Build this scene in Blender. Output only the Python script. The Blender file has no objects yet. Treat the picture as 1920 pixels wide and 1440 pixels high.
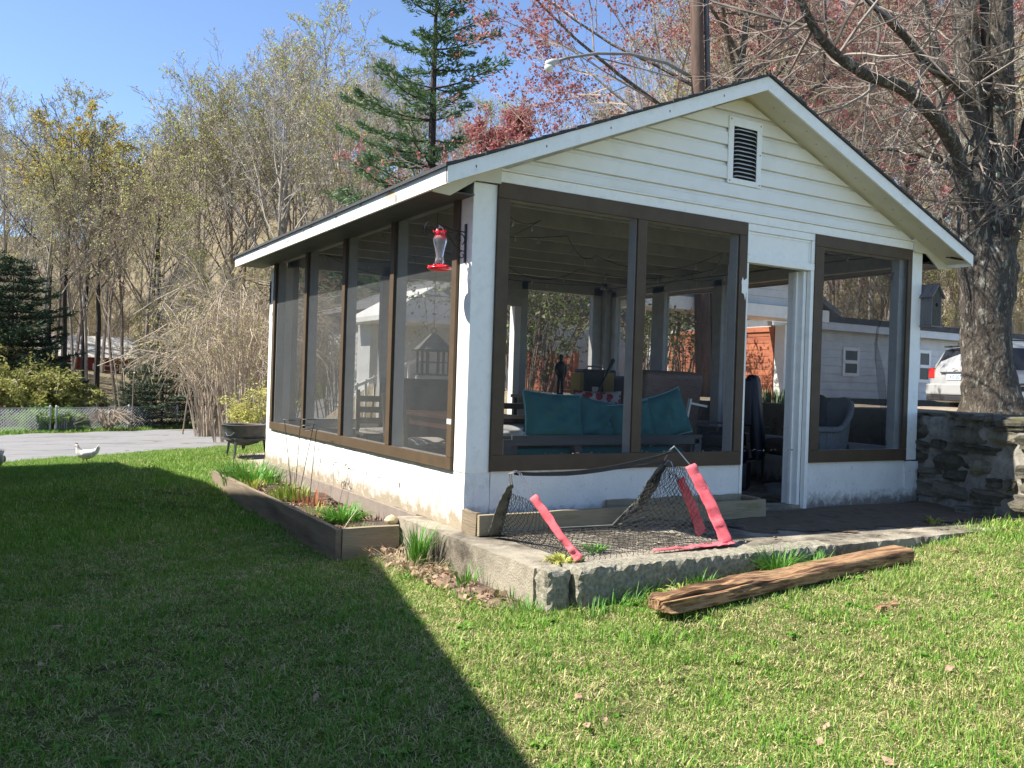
import bpy, bmesh, math, random
import numpy as np
from mathutils import Vector, Matrix
R=math.radians
C=bpy.context.scene.collection
sc=bpy.context.scene
# ---------------------------------------------------------------- camera
CAM=np.array([-2.7458,-5.2147,1.0073]); YAW,PIT,ROL,F=.5348,-.0031,.0324,1656.84
_f=np.array([math.sin(YAW)*math.cos(PIT),math.cos(YAW)*math.cos(PIT),math.sin(PIT)])
_r0=np.array([math.cos(YAW),-math.sin(YAW),0.]); _u0=np.cross(_r0,_f)
_rt=_r0*math.cos(ROL)+_u0*math.sin(ROL); _up=-_r0*math.sin(ROL)+_u0*math.cos(ROL)
cd=bpy.data.cameras.new('camera'); cam=bpy.data.objects.new('camera',cd); C.objects.link(cam)
cam.matrix_world=Matrix([[_rt[i],_up[i],-_f[i],CAM[i]] for i in range(3)]+[[0,0,0,1]])
cd.sensor_width=36; cd.lens=36*F/1920; cd.clip_start=.05; cd.clip_end=2000
sc.camera=cam
# ---------------------------------------------------------------- light
SUN=Vector((-.784,.26,1)).normalized()
w=bpy.data.worlds.new('World'); sc.world=w; w.use_nodes=True
nt=w.node_tree; bg=nt.nodes['Background']
sky=nt.nodes.new('ShaderNodeTexSky'); sky.sky_type='NISHITA'; sky.sun_disc=False
sky.sun_elevation=math.asin(SUN.z); sky.sun_rotation=math.atan2(SUN.x,SUN.y)
sky.air_density=.7; sky.dust_density=.2; sky.ozone_density=2.2; sky.altitude=1100
nt.links.new(sky.outputs[0],bg.inputs[0]); bg.inputs[1].default_value=.128
sd=bpy.data.lights.new('sun','SUN'); so=bpy.data.objects.new('sun',sd); C.objects.link(so)
sd.energy=5.0; sd.angle=R(.53); sd.color=(1,.955,.88)
so.rotation_euler=SUN.to_track_quat('Z','Y').to_euler(); so.location=(0,0,30)
sc.view_settings.view_transform='Standard'; sc.view_settings.look='None'
sc.view_settings.exposure=1.28; sc.view_settings.gamma=1; sc.view_settings.use_curve_mapping=False
sc.cycles.max_bounces=8; sc.cycles.transparent_max_bounces=24; sc.cycles.use_denoising=True
# ---------------------------------------------------------------- helpers
def at(u,v,d):
    return CAM+(_f+_rt*(u-960)/F-_up*(v-720)/F)*d
def on(u,v,ax,val):
    d=_f+_rt*(u-960)/F-_up*(v-720)/F
    return CAM+d*((val-CAM[ax])/d[ax])
class MB:
    def __init__(s): s.v=[]; s.f=[]; s.m=[]; s.mi=0
    def add(s,vs,fs):
        o=len(s.v); s.v+= [tuple(map(float,p)) for p in vs]
        for f in fs: s.f.append(tuple(i+o for i in f)); s.m.append(s.mi)
        return s
    def box(s,x0,x1,y0,y1,z0,z1):
        if x0>x1:x0,x1=x1,x0
        if y0>y1:y0,y1=y1,y0
        if z0>z1:z0,z1=z1,z0
        return s.add([(x0,y0,z0),(x1,y0,z0),(x1,y1,z0),(x0,y1,z0),(x0,y0,z1),(x1,y0,z1),(x1,y1,z1),(x0,y1,z1)],
          [(0,3,2,1),(4,5,6,7),(0,1,5,4),(1,2,6,5),(2,3,7,6),(3,0,4,7)])
    def obox(s,c,sz,rot=None):
        M=(rot.to_matrix() if hasattr(rot,'to_matrix') else rot) if rot is not None else Matrix.Identity(3)
        c=Vector(c); hx,hy,hz=[k/2 for k in sz]
        vs=[c+M@Vector((a*hx,b*hy,d*hz)) for d in(-1,1) for a,b in((-1,-1),(1,-1),(1,1),(-1,1))]
        return s.add(vs,[(0,3,2,1),(4,5,6,7),(0,1,5,4),(1,2,6,5),(2,3,7,6),(3,0,4,7)])
    def beam(s,a,b,wd,h,up=(0,0,1)):
        a=Vector(a);b=Vector(b);d=(b-a);L=d.length;d.normalize();up=Vector(up)
        x=d.cross(up)
        if x.length<1e-5:x=d.cross(Vector((1,0,0)))
        x.normalize();z=x.cross(d)
        M=Matrix((x,d,z)).transposed()
        return s.obox((a+b)/2,(wd,L,h),M)
    def tube(s,pts,r,n=6,cap=True,flat=1.0):
        pts=[Vector(p) for p in pts]; k=len(pts)
        rs=r if isinstance(r,(list,tuple)) else [r]*k
        vs=[];fs=[]; px=None
        for i,p in enumerate(pts):
            d=(pts[min(i+1,k-1)]-pts[max(i-1,0)])
            if d.length<1e-9:d=Vector((0,0,1))
            d.normalize()
            if px is None:
                px=d.cross(Vector((0,0,1)))
                if px.length<.05:px=d.cross(Vector((0,1,0)))
            else: px=px-d*px.dot(d)
            px.normalize();py=d.cross(px)
            for j in range(n):
                a=2*math.pi*j/n
                vs.append(p+px*math.cos(a)*rs[i]+py*math.sin(a)*rs[i]*flat)
        for i in range(k-1):
            for j in range(n):
                a=i*n+j;b=i*n+(j+1)%n
                fs.append((a,b,b+n,a+n))
        if cap: fs.append(tuple(range(n-1,-1,-1)));fs.append(tuple((k-1)*n+j for j in range(n)))
        return s.add(vs,fs)
    def lathe(s,prof,c=(0,0,0),n=16,sx=1,sy=1):
        vs=[];fs=[]
        for r,z in prof:
            for j in range(n):
                a=2*math.pi*j/n; vs.append((c[0]+r*sx*math.cos(a),c[1]+r*sy*math.sin(a),c[2]+z))
        for i in range(len(prof)-1):
            for j in range(n):
                a=i*n+j;b=i*n+(j+1)%n; fs.append((a,b,b+n,a+n))
        return s.add(vs,fs)
    def prism(s,poly,axis,a,b):
        n=len(poly)
        def P(p,t):
            return (t,p[0],p[1]) if axis==0 else ((p[0],t,p[1]) if axis==1 else (p[0],p[1],t))
        vs=[P(p,a) for p in poly]+[P(p,b) for p in poly]
        return s.add(vs,[tuple(range(n-1,-1,-1)),tuple(range(n,2*n))]+[(i,(i+1)%n,(i+1)%n+n,i+n) for i in range(n)])
    def quad(s,a,b,c,d): return s.add([a,b,c,d],[(0,1,2,3)])
    def build(s,name,mat,parent=None,smooth=False,local=False,bevel=0,fixn=True,kind=None):
        me=bpy.data.meshes.new(name)
        vs=s.v
        if parent is not None and not local:
            iv=chain(parent).inverted(); vs=[tuple(iv@Vector(p)) for p in vs]
        me.from_pydata(vs,[],s.f)
        ms=mat if isinstance(mat,(list,tuple)) else [mat]
        for m in ms: me.materials.append(m)
        if len(ms)>1: me.polygons.foreach_set('material_index',s.m)
        if fixn and len(s.f)<60000:
            bm=bmesh.new(); bm.from_mesh(me); bmesh.ops.recalc_face_normals(bm,faces=bm.faces); bm.to_mesh(me); bm.free()
        if smooth: me.polygons.foreach_set('use_smooth',[True]*len(me.polygons))
        me.update()
        o=bpy.data.objects.new(name,me); C.objects.link(o)
        if parent is not None: o.parent=parent
        if bevel:
            b=o.modifiers.new('bevel','BEVEL'); b.width=bevel; b.segments=2; b.limit_method='ANGLE'; b.angle_limit=R(40); b.harden_normals=False
        if kind: o['kind']=kind
        return o
def chain(o):
    M=Matrix.Translation(o.location)@o.rotation_euler.to_matrix().to_4x4()@Matrix.Diagonal(tuple(o.scale)+(1,))
    return chain(o.parent)@M if o.parent else M
def tag(o,label=None,cat=None,group=None,kind=None):
    if label:o['label']=label
    if cat:o['category']=cat
    if group:o['group']=group
    if kind:o['kind']=kind
    return o
def thing(name,label,cat,loc=(0,0,0),rz=0,group=None):
    o=bpy.data.objects.new(name,None); C.objects.link(o); o.location=[float(k) for k in loc]; o.rotation_euler=(0,0,rz)
    o.empty_display_size=.1
    return tag(o,label,cat,group)
def dup(root,loc,rz=0,label=None,group=None,scale=1):
    def cp(o,par):
        c=o.copy(); C.objects.link(c); c.parent=par
        for ch in [k for k in kids.get(o.name,())]: cp(ch,c)
        return c
    kids={}
    def scan(o):
        kids[o.name]=list(o.children)
        for k in o.children: scan(k)
    scan(root)
    r=cp(root,None); r.location=[float(k) for k in loc]; r.rotation_euler=(0,0,rz); r.scale=(scale,)*3
    if label:r['label']=label
    if group:r['group']=group
    return r
# ---------------------------------------------------------------- materials
def ramp(nt,fac,cols,lo=.3,hi=.7):
    n=nt.nodes.new('ShaderNodeValToRGB'); e=n.color_ramp.elements
    k=len(cols)
    while len(e)<k: e.new(.5)
    for i,c in enumerate(cols):
        e[i].position=lo+(hi-lo)*(i/(k-1) if k>1 else 0); e[i].color=(*c,1)
    nt.links.new(fac,n.inputs[0]); return n.outputs[0]
def noise(nt,vec,scale,detail=5,rough=.6,dist=0):
    n=nt.nodes.new('ShaderNodeTexNoise'); n.inputs['Scale'].default_value=scale; n.inputs['Detail'].default_value=detail
    n.inputs['Roughness'].default_value=rough; n.inputs['Distortion'].default_value=dist
    if vec is not None: nt.links.new(vec,n.inputs['Vector'])
    return n.outputs[0]
def mixc(nt,fac,a,b,mode='MIX'):
    n=nt.nodes.new('ShaderNodeMix'); n.data_type='RGBA'; n.blend_type=mode
    for s,x in ((0,fac),(6,a),(7,b)):
        if hasattr(x,'is_linked') or hasattr(x,'links'): nt.links.new(x,n.inputs[s])
        elif s==0: n.inputs[0].default_value=x
        else: n.inputs[s].default_value=(*x,1)
    return n.outputs[2]
def mth(nt,op,a,b=0.,clamp=False):
    n=nt.nodes.new('ShaderNodeMath'); n.operation=op; n.use_clamp=clamp
    for i,x in enumerate((a,b)):
        if hasattr(x,'links'): nt.links.new(x,n.inputs[i])
        else: n.inputs[i].default_value=x
    return n.outputs[0]
def coords(nt,kind='Object',sc3=None):
    if kind=='Position': v=nt.nodes.new('ShaderNodeNewGeometry').outputs['Position']
    else: v=nt.nodes.new('ShaderNodeTexCoord').outputs[kind]
    if sc3:
        m=nt.nodes.new('ShaderNodeMapping'); m.inputs['Scale'].default_value=sc3; nt.links.new(v,m.inputs[0]); v=m.outputs[0]
    return v
MATS={}
def mat(name,cols,rough=.8,scale=6,bump=0,bscale=60,metal=0,st=None,co='Position',spots=None,spec=.5,lo=.3,hi=.7,trans=0,detail=5,rnd=0,bst=None,bdist=.01):
    if name in MATS:return MATS[name]
    m=bpy.data.materials.new(name); m.use_nodes=True; nt=m.node_tree; b=nt.nodes['Principled BSDF']
    v=coords(nt,co,st)
    if not isinstance(cols[0],(tuple,list)): cols=[cols]
    if len(cols)==1: col=None; b.inputs['Base Color'].default_value=(*cols[0],1)
    else:
        col=ramp(nt,noise(nt,v,scale,detail),cols,lo,hi)
        if spots:   # (color, scale, lo, hi)
            s=ramp(nt,noise(nt,v,spots[1],6,.7),[(0,0,0),(1,1,1)],spots[2],spots[3]); col=mixc(nt,s,col,spots[0])
        if rnd:
            oi=nt.nodes.new('ShaderNodeObjectInfo').outputs['Random']
            k=mth(nt,'MULTIPLY_ADD',oi,rnd); nt.nodes[-1].inputs[2].default_value=1-rnd/2
            hs=nt.nodes.new('ShaderNodeHueSaturation'); nt.links.new(col,hs.inputs['Color']); nt.links.new(k,hs.inputs['Value']); col=hs.outputs[0]
        nt.links.new(col,b.inputs['Base Color'])
    b.inputs['Roughness'].default_value=rough; b.inputs['Metallic'].default_value=metal
    b.inputs['Specular IOR Level'].default_value=spec
    if bump:
        v2=coords(nt,co,bst or st)
        bn=nt.nodes.new('ShaderNodeBump'); bn.inputs['Strength'].default_value=bump; bn.inputs['Distance'].default_value=bdist
        nt.links.new(noise(nt,v2,bscale,6,.65),bn.inputs['Height']); nt.links.new(bn.outputs[0],b.inputs['Normal'])
    if trans:
        t=nt.nodes.new('ShaderNodeBsdfTranslucent'); ms=nt.nodes.new('ShaderNodeMixShader'); ms.inputs[0].default_value=trans
        if col is not None: nt.links.new(col,t.inputs[0])
        else: t.inputs[0].default_value=(*cols[0],1)
        nt.links.new(b.outputs[0],ms.inputs[1]); nt.links.new(t.outputs[0],ms.inputs[2]); nt.links.new(ms.outputs[0],nt.nodes['Material Output'].inputs[0])
    MATS[name]=m; return m
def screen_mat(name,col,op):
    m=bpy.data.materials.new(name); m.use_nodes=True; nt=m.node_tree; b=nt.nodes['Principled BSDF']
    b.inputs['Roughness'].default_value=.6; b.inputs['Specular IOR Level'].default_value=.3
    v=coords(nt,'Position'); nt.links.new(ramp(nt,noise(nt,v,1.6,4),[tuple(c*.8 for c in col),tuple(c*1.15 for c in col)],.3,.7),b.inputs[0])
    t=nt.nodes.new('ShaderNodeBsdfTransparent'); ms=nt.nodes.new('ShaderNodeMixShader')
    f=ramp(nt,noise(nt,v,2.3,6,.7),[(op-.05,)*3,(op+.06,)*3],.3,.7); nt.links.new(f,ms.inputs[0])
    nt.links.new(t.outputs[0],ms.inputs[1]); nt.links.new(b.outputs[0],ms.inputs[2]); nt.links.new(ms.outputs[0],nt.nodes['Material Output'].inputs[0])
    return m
white=mat('white_paint',[(.78,.76,.69),(.87,.85,.78),(.82,.80,.73)],.55,9,bump=.15,bscale=90,spots=((.50,.46,.38),23,.64,.76))
white_block=mat('white_painted_block',[(.62,.61,.56),(.80,.80,.76),(.72,.70,.64)],.8,5,bump=.55,bscale=75,spots=((.44,.39,.30),3.1,.60,.80))
front_block=mat('white_painted_render',[(.74,.72,.66),(.84,.82,.75)],.8,7,bump=.6,bscale=60,spots=((.45,.44,.40),14,.68,.76))
siding=mat('aged_white_siding',[(.70,.66,.56),(.82,.80,.73),(.77,.74,.66)],.5,1.4,bump=.08,bscale=120)
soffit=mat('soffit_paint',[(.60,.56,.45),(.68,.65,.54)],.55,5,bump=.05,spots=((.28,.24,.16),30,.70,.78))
brown=mat('taupe_trim_paint',[(.076,.052,.031),(.098,.068,.041)],.6,8,spec=.25,bump=.1,bscale=150,spots=((.22,.17,.12),40,.72,.8))
stud=mat('grey_stud_paint',[(.46,.46,.44),(.56,.56,.53)],.6,10,bump=.1)
joistm=mat('joist_paint',[(.50,.48,.42),(.64,.61,.54)],.7,5,bump=.1,spots=((.12,.10,.08),4,.62,.75))
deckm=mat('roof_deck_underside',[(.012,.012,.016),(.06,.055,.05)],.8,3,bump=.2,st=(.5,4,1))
shingle=mat('charcoal_shingle',[(.035,.038,.042),(.075,.078,.08)],.9,40,bump=.6,bscale=200)
peel=mat('bare_wood_patch',[(.45,.30,.18),(.6,.45,.30)],.8,20)
concrete=mat('weathered_concrete',[(.19,.165,.125),(.33,.29,.22),(.25,.22,.165)],.95,3.5,bump=.9,bscale=70,spots=((.065,.052,.036),1.6,.44,.62),detail=8)
aggregate=mat('rough_aggregate_concrete',[(.12,.11,.08),(.36,.33,.25)],.95,38,bump=1,bscale=70,detail=8,spots=((.12,.13,.06),4,.6,.75))
footing=mat('footing_render',[(.20,.165,.14),(.27,.22,.18)],.95,9,bump=.6,bscale=120)
oldwood=mat('weathered_grey_timber',[(.10,.072,.045),(.23,.18,.12),(.15,.115,.075)],.9,5,bump=.7,bscale=30,st=(1,.15,1),bst=(1,.15,3),spots=((.10,.11,.05),5,.6,.75))
timberx=mat('weathered_timber',[(.15,.12,.07),(.32,.265,.17),(.22,.18,.11)],.9,5,bump=.7,bscale=30,st=(.15,1,1),bst=(.15,1,3),spots=((.13,.13,.05),4,.6,.75))
rotten=mat('rotten_timber',[(.028,.013,.007),(.14,.068,.030),(.34,.205,.10),(.085,.040,.020)],.95,30,bump=1,bscale=45,st=(.10,1,1),bst=(.12,1,1),detail=9,lo=.32,hi=.66)
soil=mat('dark_soil',[(.035,.024,.018),(.10,.070,.052)],1,18,bump=.9,bscale=40)
mulch=mat('dry_leaf_mulch',[(.11,.065,.045),(.30,.19,.12),(.42,.30,.2)],.9,1.2,co='Position',trans=.1)
iron=mat('black_wrought_iron',[(.010,.010,.012)],.45)
stonem=mat('fieldstone',[(.055,.048,.034),(.135,.12,.088),(.085,.075,.048)],.95,6,bump=1,bscale=22,detail=9,spots=((.10,.10,.03),3,.58,.72),rnd=1.0,bdist=.03)
mortar=mat('crumbling_mortar',[(.16,.145,.115),(.36,.33,.28)],1,14,bump=1,bscale=30)
barkm=mat('maple_bark',[(.018,.014,.011),(.11,.088,.066),(.05,.04,.03),(.19,.16,.125)],.95,20,bump=1,bscale=26,st=(1,1,.35),bst=(1,1,.5),bdist=.05,detail=9,spots=((.30,.285,.225),17,.55,.62))

def grime(m,z0,z1,col,sc_=9.):
    nt=m.node_tree; b=nt.nodes['Principled BSDF']; l=b.inputs[0].links[0].from_socket
    v=nt.nodes.new('ShaderNodeNewGeometry').outputs['Position']; sx=nt.nodes.new('ShaderNodeSeparateXYZ'); nt.links.new(v,sx.inputs[0])
    mr=nt.nodes.new('ShaderNodeMapRange'); mr.inputs['From Min'].default_value=z0; mr.inputs['From Max'].default_value=z1; mr.inputs['To Min'].default_value=.42; mr.inputs['To Max'].default_value=0.; nt.links.new(sx.outputs[2],mr.inputs['Value'])
    k=mth(nt,'ADD',mr.outputs[0],mth(nt,'SUBTRACT',noise(nt,v,sc_,7,.72),.06)); k=ramp(nt,k,[(0,0,0),(1,1,1)],.50,.80)
    nt.links.new(mixc(nt,k,l,col),b.inputs[0])
grime(white_block,.0,.22,(.33,.27,.19)); grime(front_block,.0,.16,(.22,.20,.17),14.)
# ---------------------------------------------------------------- terrain
CP=np.array([(-.66,.6,-.26),(-.66,4.5,-.21),(-.25,-.6,-.2),(-.12,-1.38,-.21),(1.0,-1.5,-.15),(2.2,-1.5,-.08),(3.6,-1.45,-.03),(4.4,-1.5,0.),
 (-2.7,-5.2,-.42),(-2,-2,-.34),(0,-3,-.3),(2,-3,-.2),(4,-3,-.1),(0,-6,-.36),(5,-6,-.1),(-3,1,-.4),(-2,4,-.42),(-2,8,-.62),(-.5,12,-.84),(-1.2,13.8,-.93),
 (-3,15,-1.03),(-8,10,-.95),(-8,0,-.6),(-8,-8,-.5),(0,6.5,-.24),(2,7.5,-.08),(.5,8,-.2),(0,10,-.52),(3,12,-.45),(5,7,.05),(1,15,-.85),(3,1,-.15),(3,4,-.1),(9,-6,.2)])
def _road(x): return 15.6+.52*(x+2.5)      # near edge of the driveway
def terr(x,y):
    x=np.asarray(x,float); y=np.asarray(y,float)
    d=(x[...,None]-CP[:,0])**2+(y[...,None]-CP[:,1])**2
    wt=1/(d+.12)**1.7
    z=(wt*CP[:,2]).sum(-1)/wt.sum(-1)
    e=_road(x); t=np.clip((y-e+1.5)/1.5,0,1); z=z*(1-t)+(-1.0)*t
    t=np.clip((y-e)/17,0,1); z=np.where(y>e,-1.0-.6*t,z)
    # raised bank on the right behind the stone wall
    q=np.clip((x-(5.06+.28*np.clip(y-.1,-1.6,0)))/.16,0,1)*np.clip((20-y)/5,0,1)*np.clip((y+7)/2.8,0,1)
    far=np.clip((x-9)/6,0,1); z2=.83-.25*far; z=z*(1-q)+z2*q
    # behind the shed and over the far bank the land climbs into the woods
    r=np.clip((y-e-22)/60,0,1.6); z=z+r*r*8.5*np.clip((x+40)/60,.95,1.25)
    r2=np.clip((x*.5+y-30)/40,0,1.8)*np.clip((x-8)/12,0,1); z=z+r2*10
    z=z+.012*np.sin(x*2.3+y*.7)+.010*np.sin(y*3.1-x*1.3)
    return z
def tz(x,y): return float(terr(np.array(float(x)),np.array(float(y))))
def gp(u,d):
    p=at(u,710,d); return (float(p[0]),float(p[1]),tz(p[0],p[1]))
def grid_mesh(name,xs,ys,mat_,keep=None,dz=0,zf=None):
    X,Y=np.meshgrid(xs,ys); Z=(zf or terr)(X,Y)+dz
    nx,ny=len(xs),len(ys)
    V=np.stack([X,Y,Z],-1).reshape(-1,3)
    i=np.arange(nx-1)[None]+np.arange(ny-1)[:,None]*nx
    Fc=np.stack([i,i+1,i+1+nx,i+nx],-1).reshape(-1,4)
    if keep is not None:
        cx=V[Fc,0].mean(1); cy=V[Fc,1].mean(1); Fc=Fc[keep(cx,cy)]
        used=np.unique(Fc); mp=-np.ones(len(V),int); mp[used]=np.arange(len(used)); V=V[used]; Fc=mp[Fc]
    me=bpy.data.meshes.new(name); me.from_pydata(V.tolist(),[],Fc.tolist()); me.update()
    me.polygons.foreach_set('use_smooth',[True]*len(me.polygons))
    if mat_: me.materials.append(mat_)
    o=bpy.data.objects.new(name,me); C.objects.link(o); return o
def geo(a,b,n0,g):   # graded spacing
    k=[a];s=n0
    while k[-1]<b: k.append(k[-1]+s); s*=g
    return k
def ground_material():
    m=bpy.data.materials.new('lawn_earth'); m.use_nodes=True; nt=m.node_tree; b=nt.nodes['Principled BSDF']
    v=coords(nt,'Position')
    g=ramp(nt,noise(nt,v,14,8,.7),[(.045,.055,.018),(.12,.12,.045),(.26,.21,.12)],.35,.68)
    lf=ramp(nt,noise(nt,v,.55,8,.72),[(.10,.082,.052),(.20,.165,.105),(.065,.055,.036)],.35,.65)
    sx=nt.nodes.new('ShaderNodeSeparateXYZ'); nt.links.new(v,sx.inputs[0])
    k=mth(nt,'SUBTRACT',sx.outputs[1],mth(nt,'MULTIPLY',sx.outputs[0],.52)); k=mth(nt,'SUBTRACT',k,36.5,False); k=mth(nt,'MULTIPLY',k,.5,True)
    dirt=ramp(nt,noise(nt,v,3,8,.7),[(.14,.11,.075),(.34,.28,.20),(.22,.18,.125)],.35,.68)
    kx=mth(nt,'MULTIPLY',mth(nt,'SUBTRACT',sx.outputs[0],5.0),4.,True); ky=mth(nt,'MULTIPLY',mth(nt,'ADD',sx.outputs[1],.2),4.,True)
    g=mixc(nt,mth(nt,'MULTIPLY',kx,ky),g,dirt)
    c=mixc(nt,k,g,lf); nt.links.new(c,b.inputs[0]); b.inputs['Roughness'].default_value=1; b.inputs['Specular IOR Level'].default_value=.1
    bn=nt.nodes.new('ShaderNodeBump'); bn.inputs['Strength'].default_value=.8; bn.inputs['Distance'].default_value=.02
    nt.links.new(noise(nt,v,50,6,.7),bn.inputs['Height']); nt.links.new(bn.outputs[0],b.inputs['Normal'])
    return m
xs=sorted(set([-4+.12*i for i in range(130)]+[-4-k for k in geo(.4,260,.5,1.22)]+[11.6+k for k in geo(.3,330,.4,1.2)]))
ys=sorted(set([-6+.15*i for i in range(180)]+[-6-k for k in geo(.4,60,.6,1.3)]+[21+k for k in geo(.3,420,.45,1.13)]))
lawnm=ground_material()
tag(grid_mesh('ground',xs,ys,lawnm),kind='structure')
# driveway
asph=mat('worn_asphalt',[(.15,.148,.145),(.20,.195,.19),(.175,.17,.167)],.9,1.2,bump=.8,bscale=120,st=(.5,1.6,1),spots=((.085,.083,.08),1.1,.54,.66),detail=8)
def strip(name,m,e0,e1,x0,x1,n,k,dz):
    V=[];Fc=[]
    for i in range(n+1):
        x=x0+(x1-x0)*i/n
        for j in range(k+1):
            t=j/k; xx=x; y=_road(x)+e0+(e1-e0)*t+(.10*math.sin(x*2.7)+.07*math.sin(x*7.1))*(1 if j in(0,k) else 0)
            V.append((xx,y,tz(xx,y)+dz))
    for i in range(n):
        for j in range(k):
            a=i*(k+1)+j; Fc.append((a,a+k+1,a+k+2,a+1))
    b=MB(); b.add(V,Fc); return b.build(name,m,smooth=True)
tag(strip('driveway',asph,.0,16.6,-60,60,240,16,.012),kind='structure')
# gravel pad behind the shelter and paving behind
gravel=mat('pea_gravel',[(.22,.17,.13),(.42,.35,.28),(.30,.24,.19)],1,45,bump=1,bscale=90)
def gravel_z(X,Y): return terr(X,Y)+.014-.05*np.clip(((X-1.45)/1.35)**4+((Y-6.6)/1.6)**4-.8,0,1)
tag(grid_mesh('gravel_pad',[-.3+.12*i for i in range(29)],[4.9+.15*i for i in range(26)],gravel,zf=gravel_z),kind='structure')
# ---------------------------------------------------------------- concrete slab
W,D=4.8113,4.9105
rng=random.Random(4)
def rough_box(bm,x0,x1,y0,y1,z0,z1,st,amp,skip=()):
    nx=max(1,int((x1-x0)/st));ny=max(1,int((y1-y0)/st));nz=max(1,int((z1-z0)/st))
    r=random.Random(int((x0+y0*7+z1*13)*1000)); off={}
    def P(i,j,k):
        if (i,j,k) not in off:
            x=x0+(x1-x0)*i/nx;y=y0+(y1-y0)*j/ny;z=z0+(z1-z0)*k/nz
            e=(i in(0,nx))+(j in(0,ny))+(k in(0,nz))
            a=amp*(1.5 if e>=2 else 1)
            cx,cy,cz=(x0+x1)/2,(y0+y1)/2,(z0+z1)/2
            d=abs(r.gauss(0,a)); pull=1 if e>=2 else .0
            x+=r.gauss(0,a*.6)*(i in(0,nx))-(d*pull if x>cx else -d*pull)*(i in(0,nx))
            y+=r.gauss(0,a*.6)*(j in(0,ny))-(d*pull if y>cy else -d*pull)*(j in(0,ny))
            z+=r.gauss(0,a*.25)*(k in(0,nz))-(d*pull if z>cz else -d*pull)*(k in(0,nz))*.8
            off[(i,j,k)]=len(V); V.append((x,y,z))
        return off[(i,j,k)]
    V=[];Fc=[]
    for i in range(nx):
        for j in range(ny):
            for k in (0,nz): Fc.append((P(i,j,k),P(i+1,j,k),P(i+1,j+1,k),P(i,j+1,k)))
    for i in range(nx):
        for k in range(nz):
            for j in (0,ny): Fc.append((P(i,j,k),P(i+1,j,k),P(i+1,j,k+1),P(i,j,k+1)))
    for j in range(ny):
        for k in range(nz):
            for i in (0,nx): Fc.append((P(i,j,k),P(i,j+1,k),P(i,j+1,k+1),P(i,j,k+1)))
    bm.add(V,Fc)
slab=thing('concrete_slab','low weathered concrete slab in front of the white screened shelter','concrete slab',(-.17,-1.3,-.25))
b=MB(); rough_box(b,-.172,4.9,-1.17,.72,-.35,0,.06,.0028); b.build('slab_body',concrete,slab)
b=MB(); rough_box(b,.0,2.05,-1.345,-1.165,-.36,.012,.03,.006); b.build('kerb_stone',aggregate,slab)
b=MB(); rough_box(b,2.056,4.9,-1.33,-1.168,-.36,.002,.04,.004); b.build('kerb_stone',concrete,slab)
b=MB(); rough_box(b,-.168,-.01,-1.30,-1.172,-.36,.004,.03,.006); b.build('corner_block',aggregate,slab)
b=MB(); b.prism([(-1.36,-.36),(-1.29,-.36),(-1.33,-.02)],0,.004,.14); 
def shade_dirt_layer(X,Y): return .004+.010*np.clip(np.sin(X*3.1+Y*5)*np.sin(Y*4.3-X*2)+.4,0,1)+0*X  # soil film whose dark tone paints in the roof's shade on the slab
tag(grid_mesh('shade_dirt',[1.9+.04*i for i in range(74)],[-1.06+.04*i for i in range(26)],mat('dark_shade_dirt',[(.058,.038,.021),(.135,.098,.062),(.085,.058,.035)],1,6,bump=1,bscale=50,spots=((.19,.16,.12),4,.58,.68)),keep=lambda x,y:(np.abs(x-3.35+.25*np.sin(y*7))<1.38)&(y>-.98+.05*np.sin(x*9)+.04*np.sin(x*21)+.35*np.clip(2.6-x,0,1))&(y<-.03),zf=shade_dirt_layer),kind='structure')
# ---------------------------------------------------------------- the shelter
sh=thing('screened_shelter','white gable roofed shelter with taupe framed insect screens on concrete block walls','garden shelter',(0,0,0))
def bx(name,m,*a,bevel=.003,parent=sh): return MB().box(*a).build(name,m,parent,bevel=bevel)
bx('floor',concrete,.1,W-.1,.1,D-.1,-.04,.012,bevel=0)
b=MB(); b.box(-.012,.1,.735,D+.01,-.35,0); b.build('footing',footing,sh,bevel=.006)
zB,zT=.392,2.349
# block walls (front left, front right, left, back, right)
b=MB(); rough_box(b,.0,.196,.0,D,.0,zB-.006,.09,.0015); b.build('left_wall',white_block,sh,smooth=False)
b=MB(); rough_box(b,.196,2.53,.0,.19,.0,zB,.09,.0012); b.build('front_wall',front_block,sh)
b=MB(); rough_box(b,3.30,4.62,.0,.19,.0,zB,.09,.0012); b.build('front_wall',front_block,sh)
b=MB(); rough_box(b,4.62,W,-.012,.19,.0,zB-.012,.05,.002); b.build('corner_pier',front_block,sh)
bx('back_wall',front_block,.196,2.53,D-.19,D,0,zB); bx('back_wall',front_block,3.30,W,D-.19,D,0,zB)
bx('right_wall',front_block,W-.19,W,.19,D-.19,0,zB)
bx('door_sill',concrete,2.53,3.30,.02,.19,0,.03)
# hairline joints of the block courses, recessed plates of render
rj=random.Random(7)
for (y0,y1,z) in ((2.75,1.35,.195),(1.0,.25,.197),(4.5,3.6,.2)):
    n=int(abs(y1-y0)/.05); pts=[(-.0015,y0+(y1-y0)*i/n,z+rj.gauss(0,.003)) for i in range(n+1)]
    MB().tube(pts,.0018,4).build('mortar_crack',mat('crack_line',[(.33,.30,.25)],.9),sh)
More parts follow.
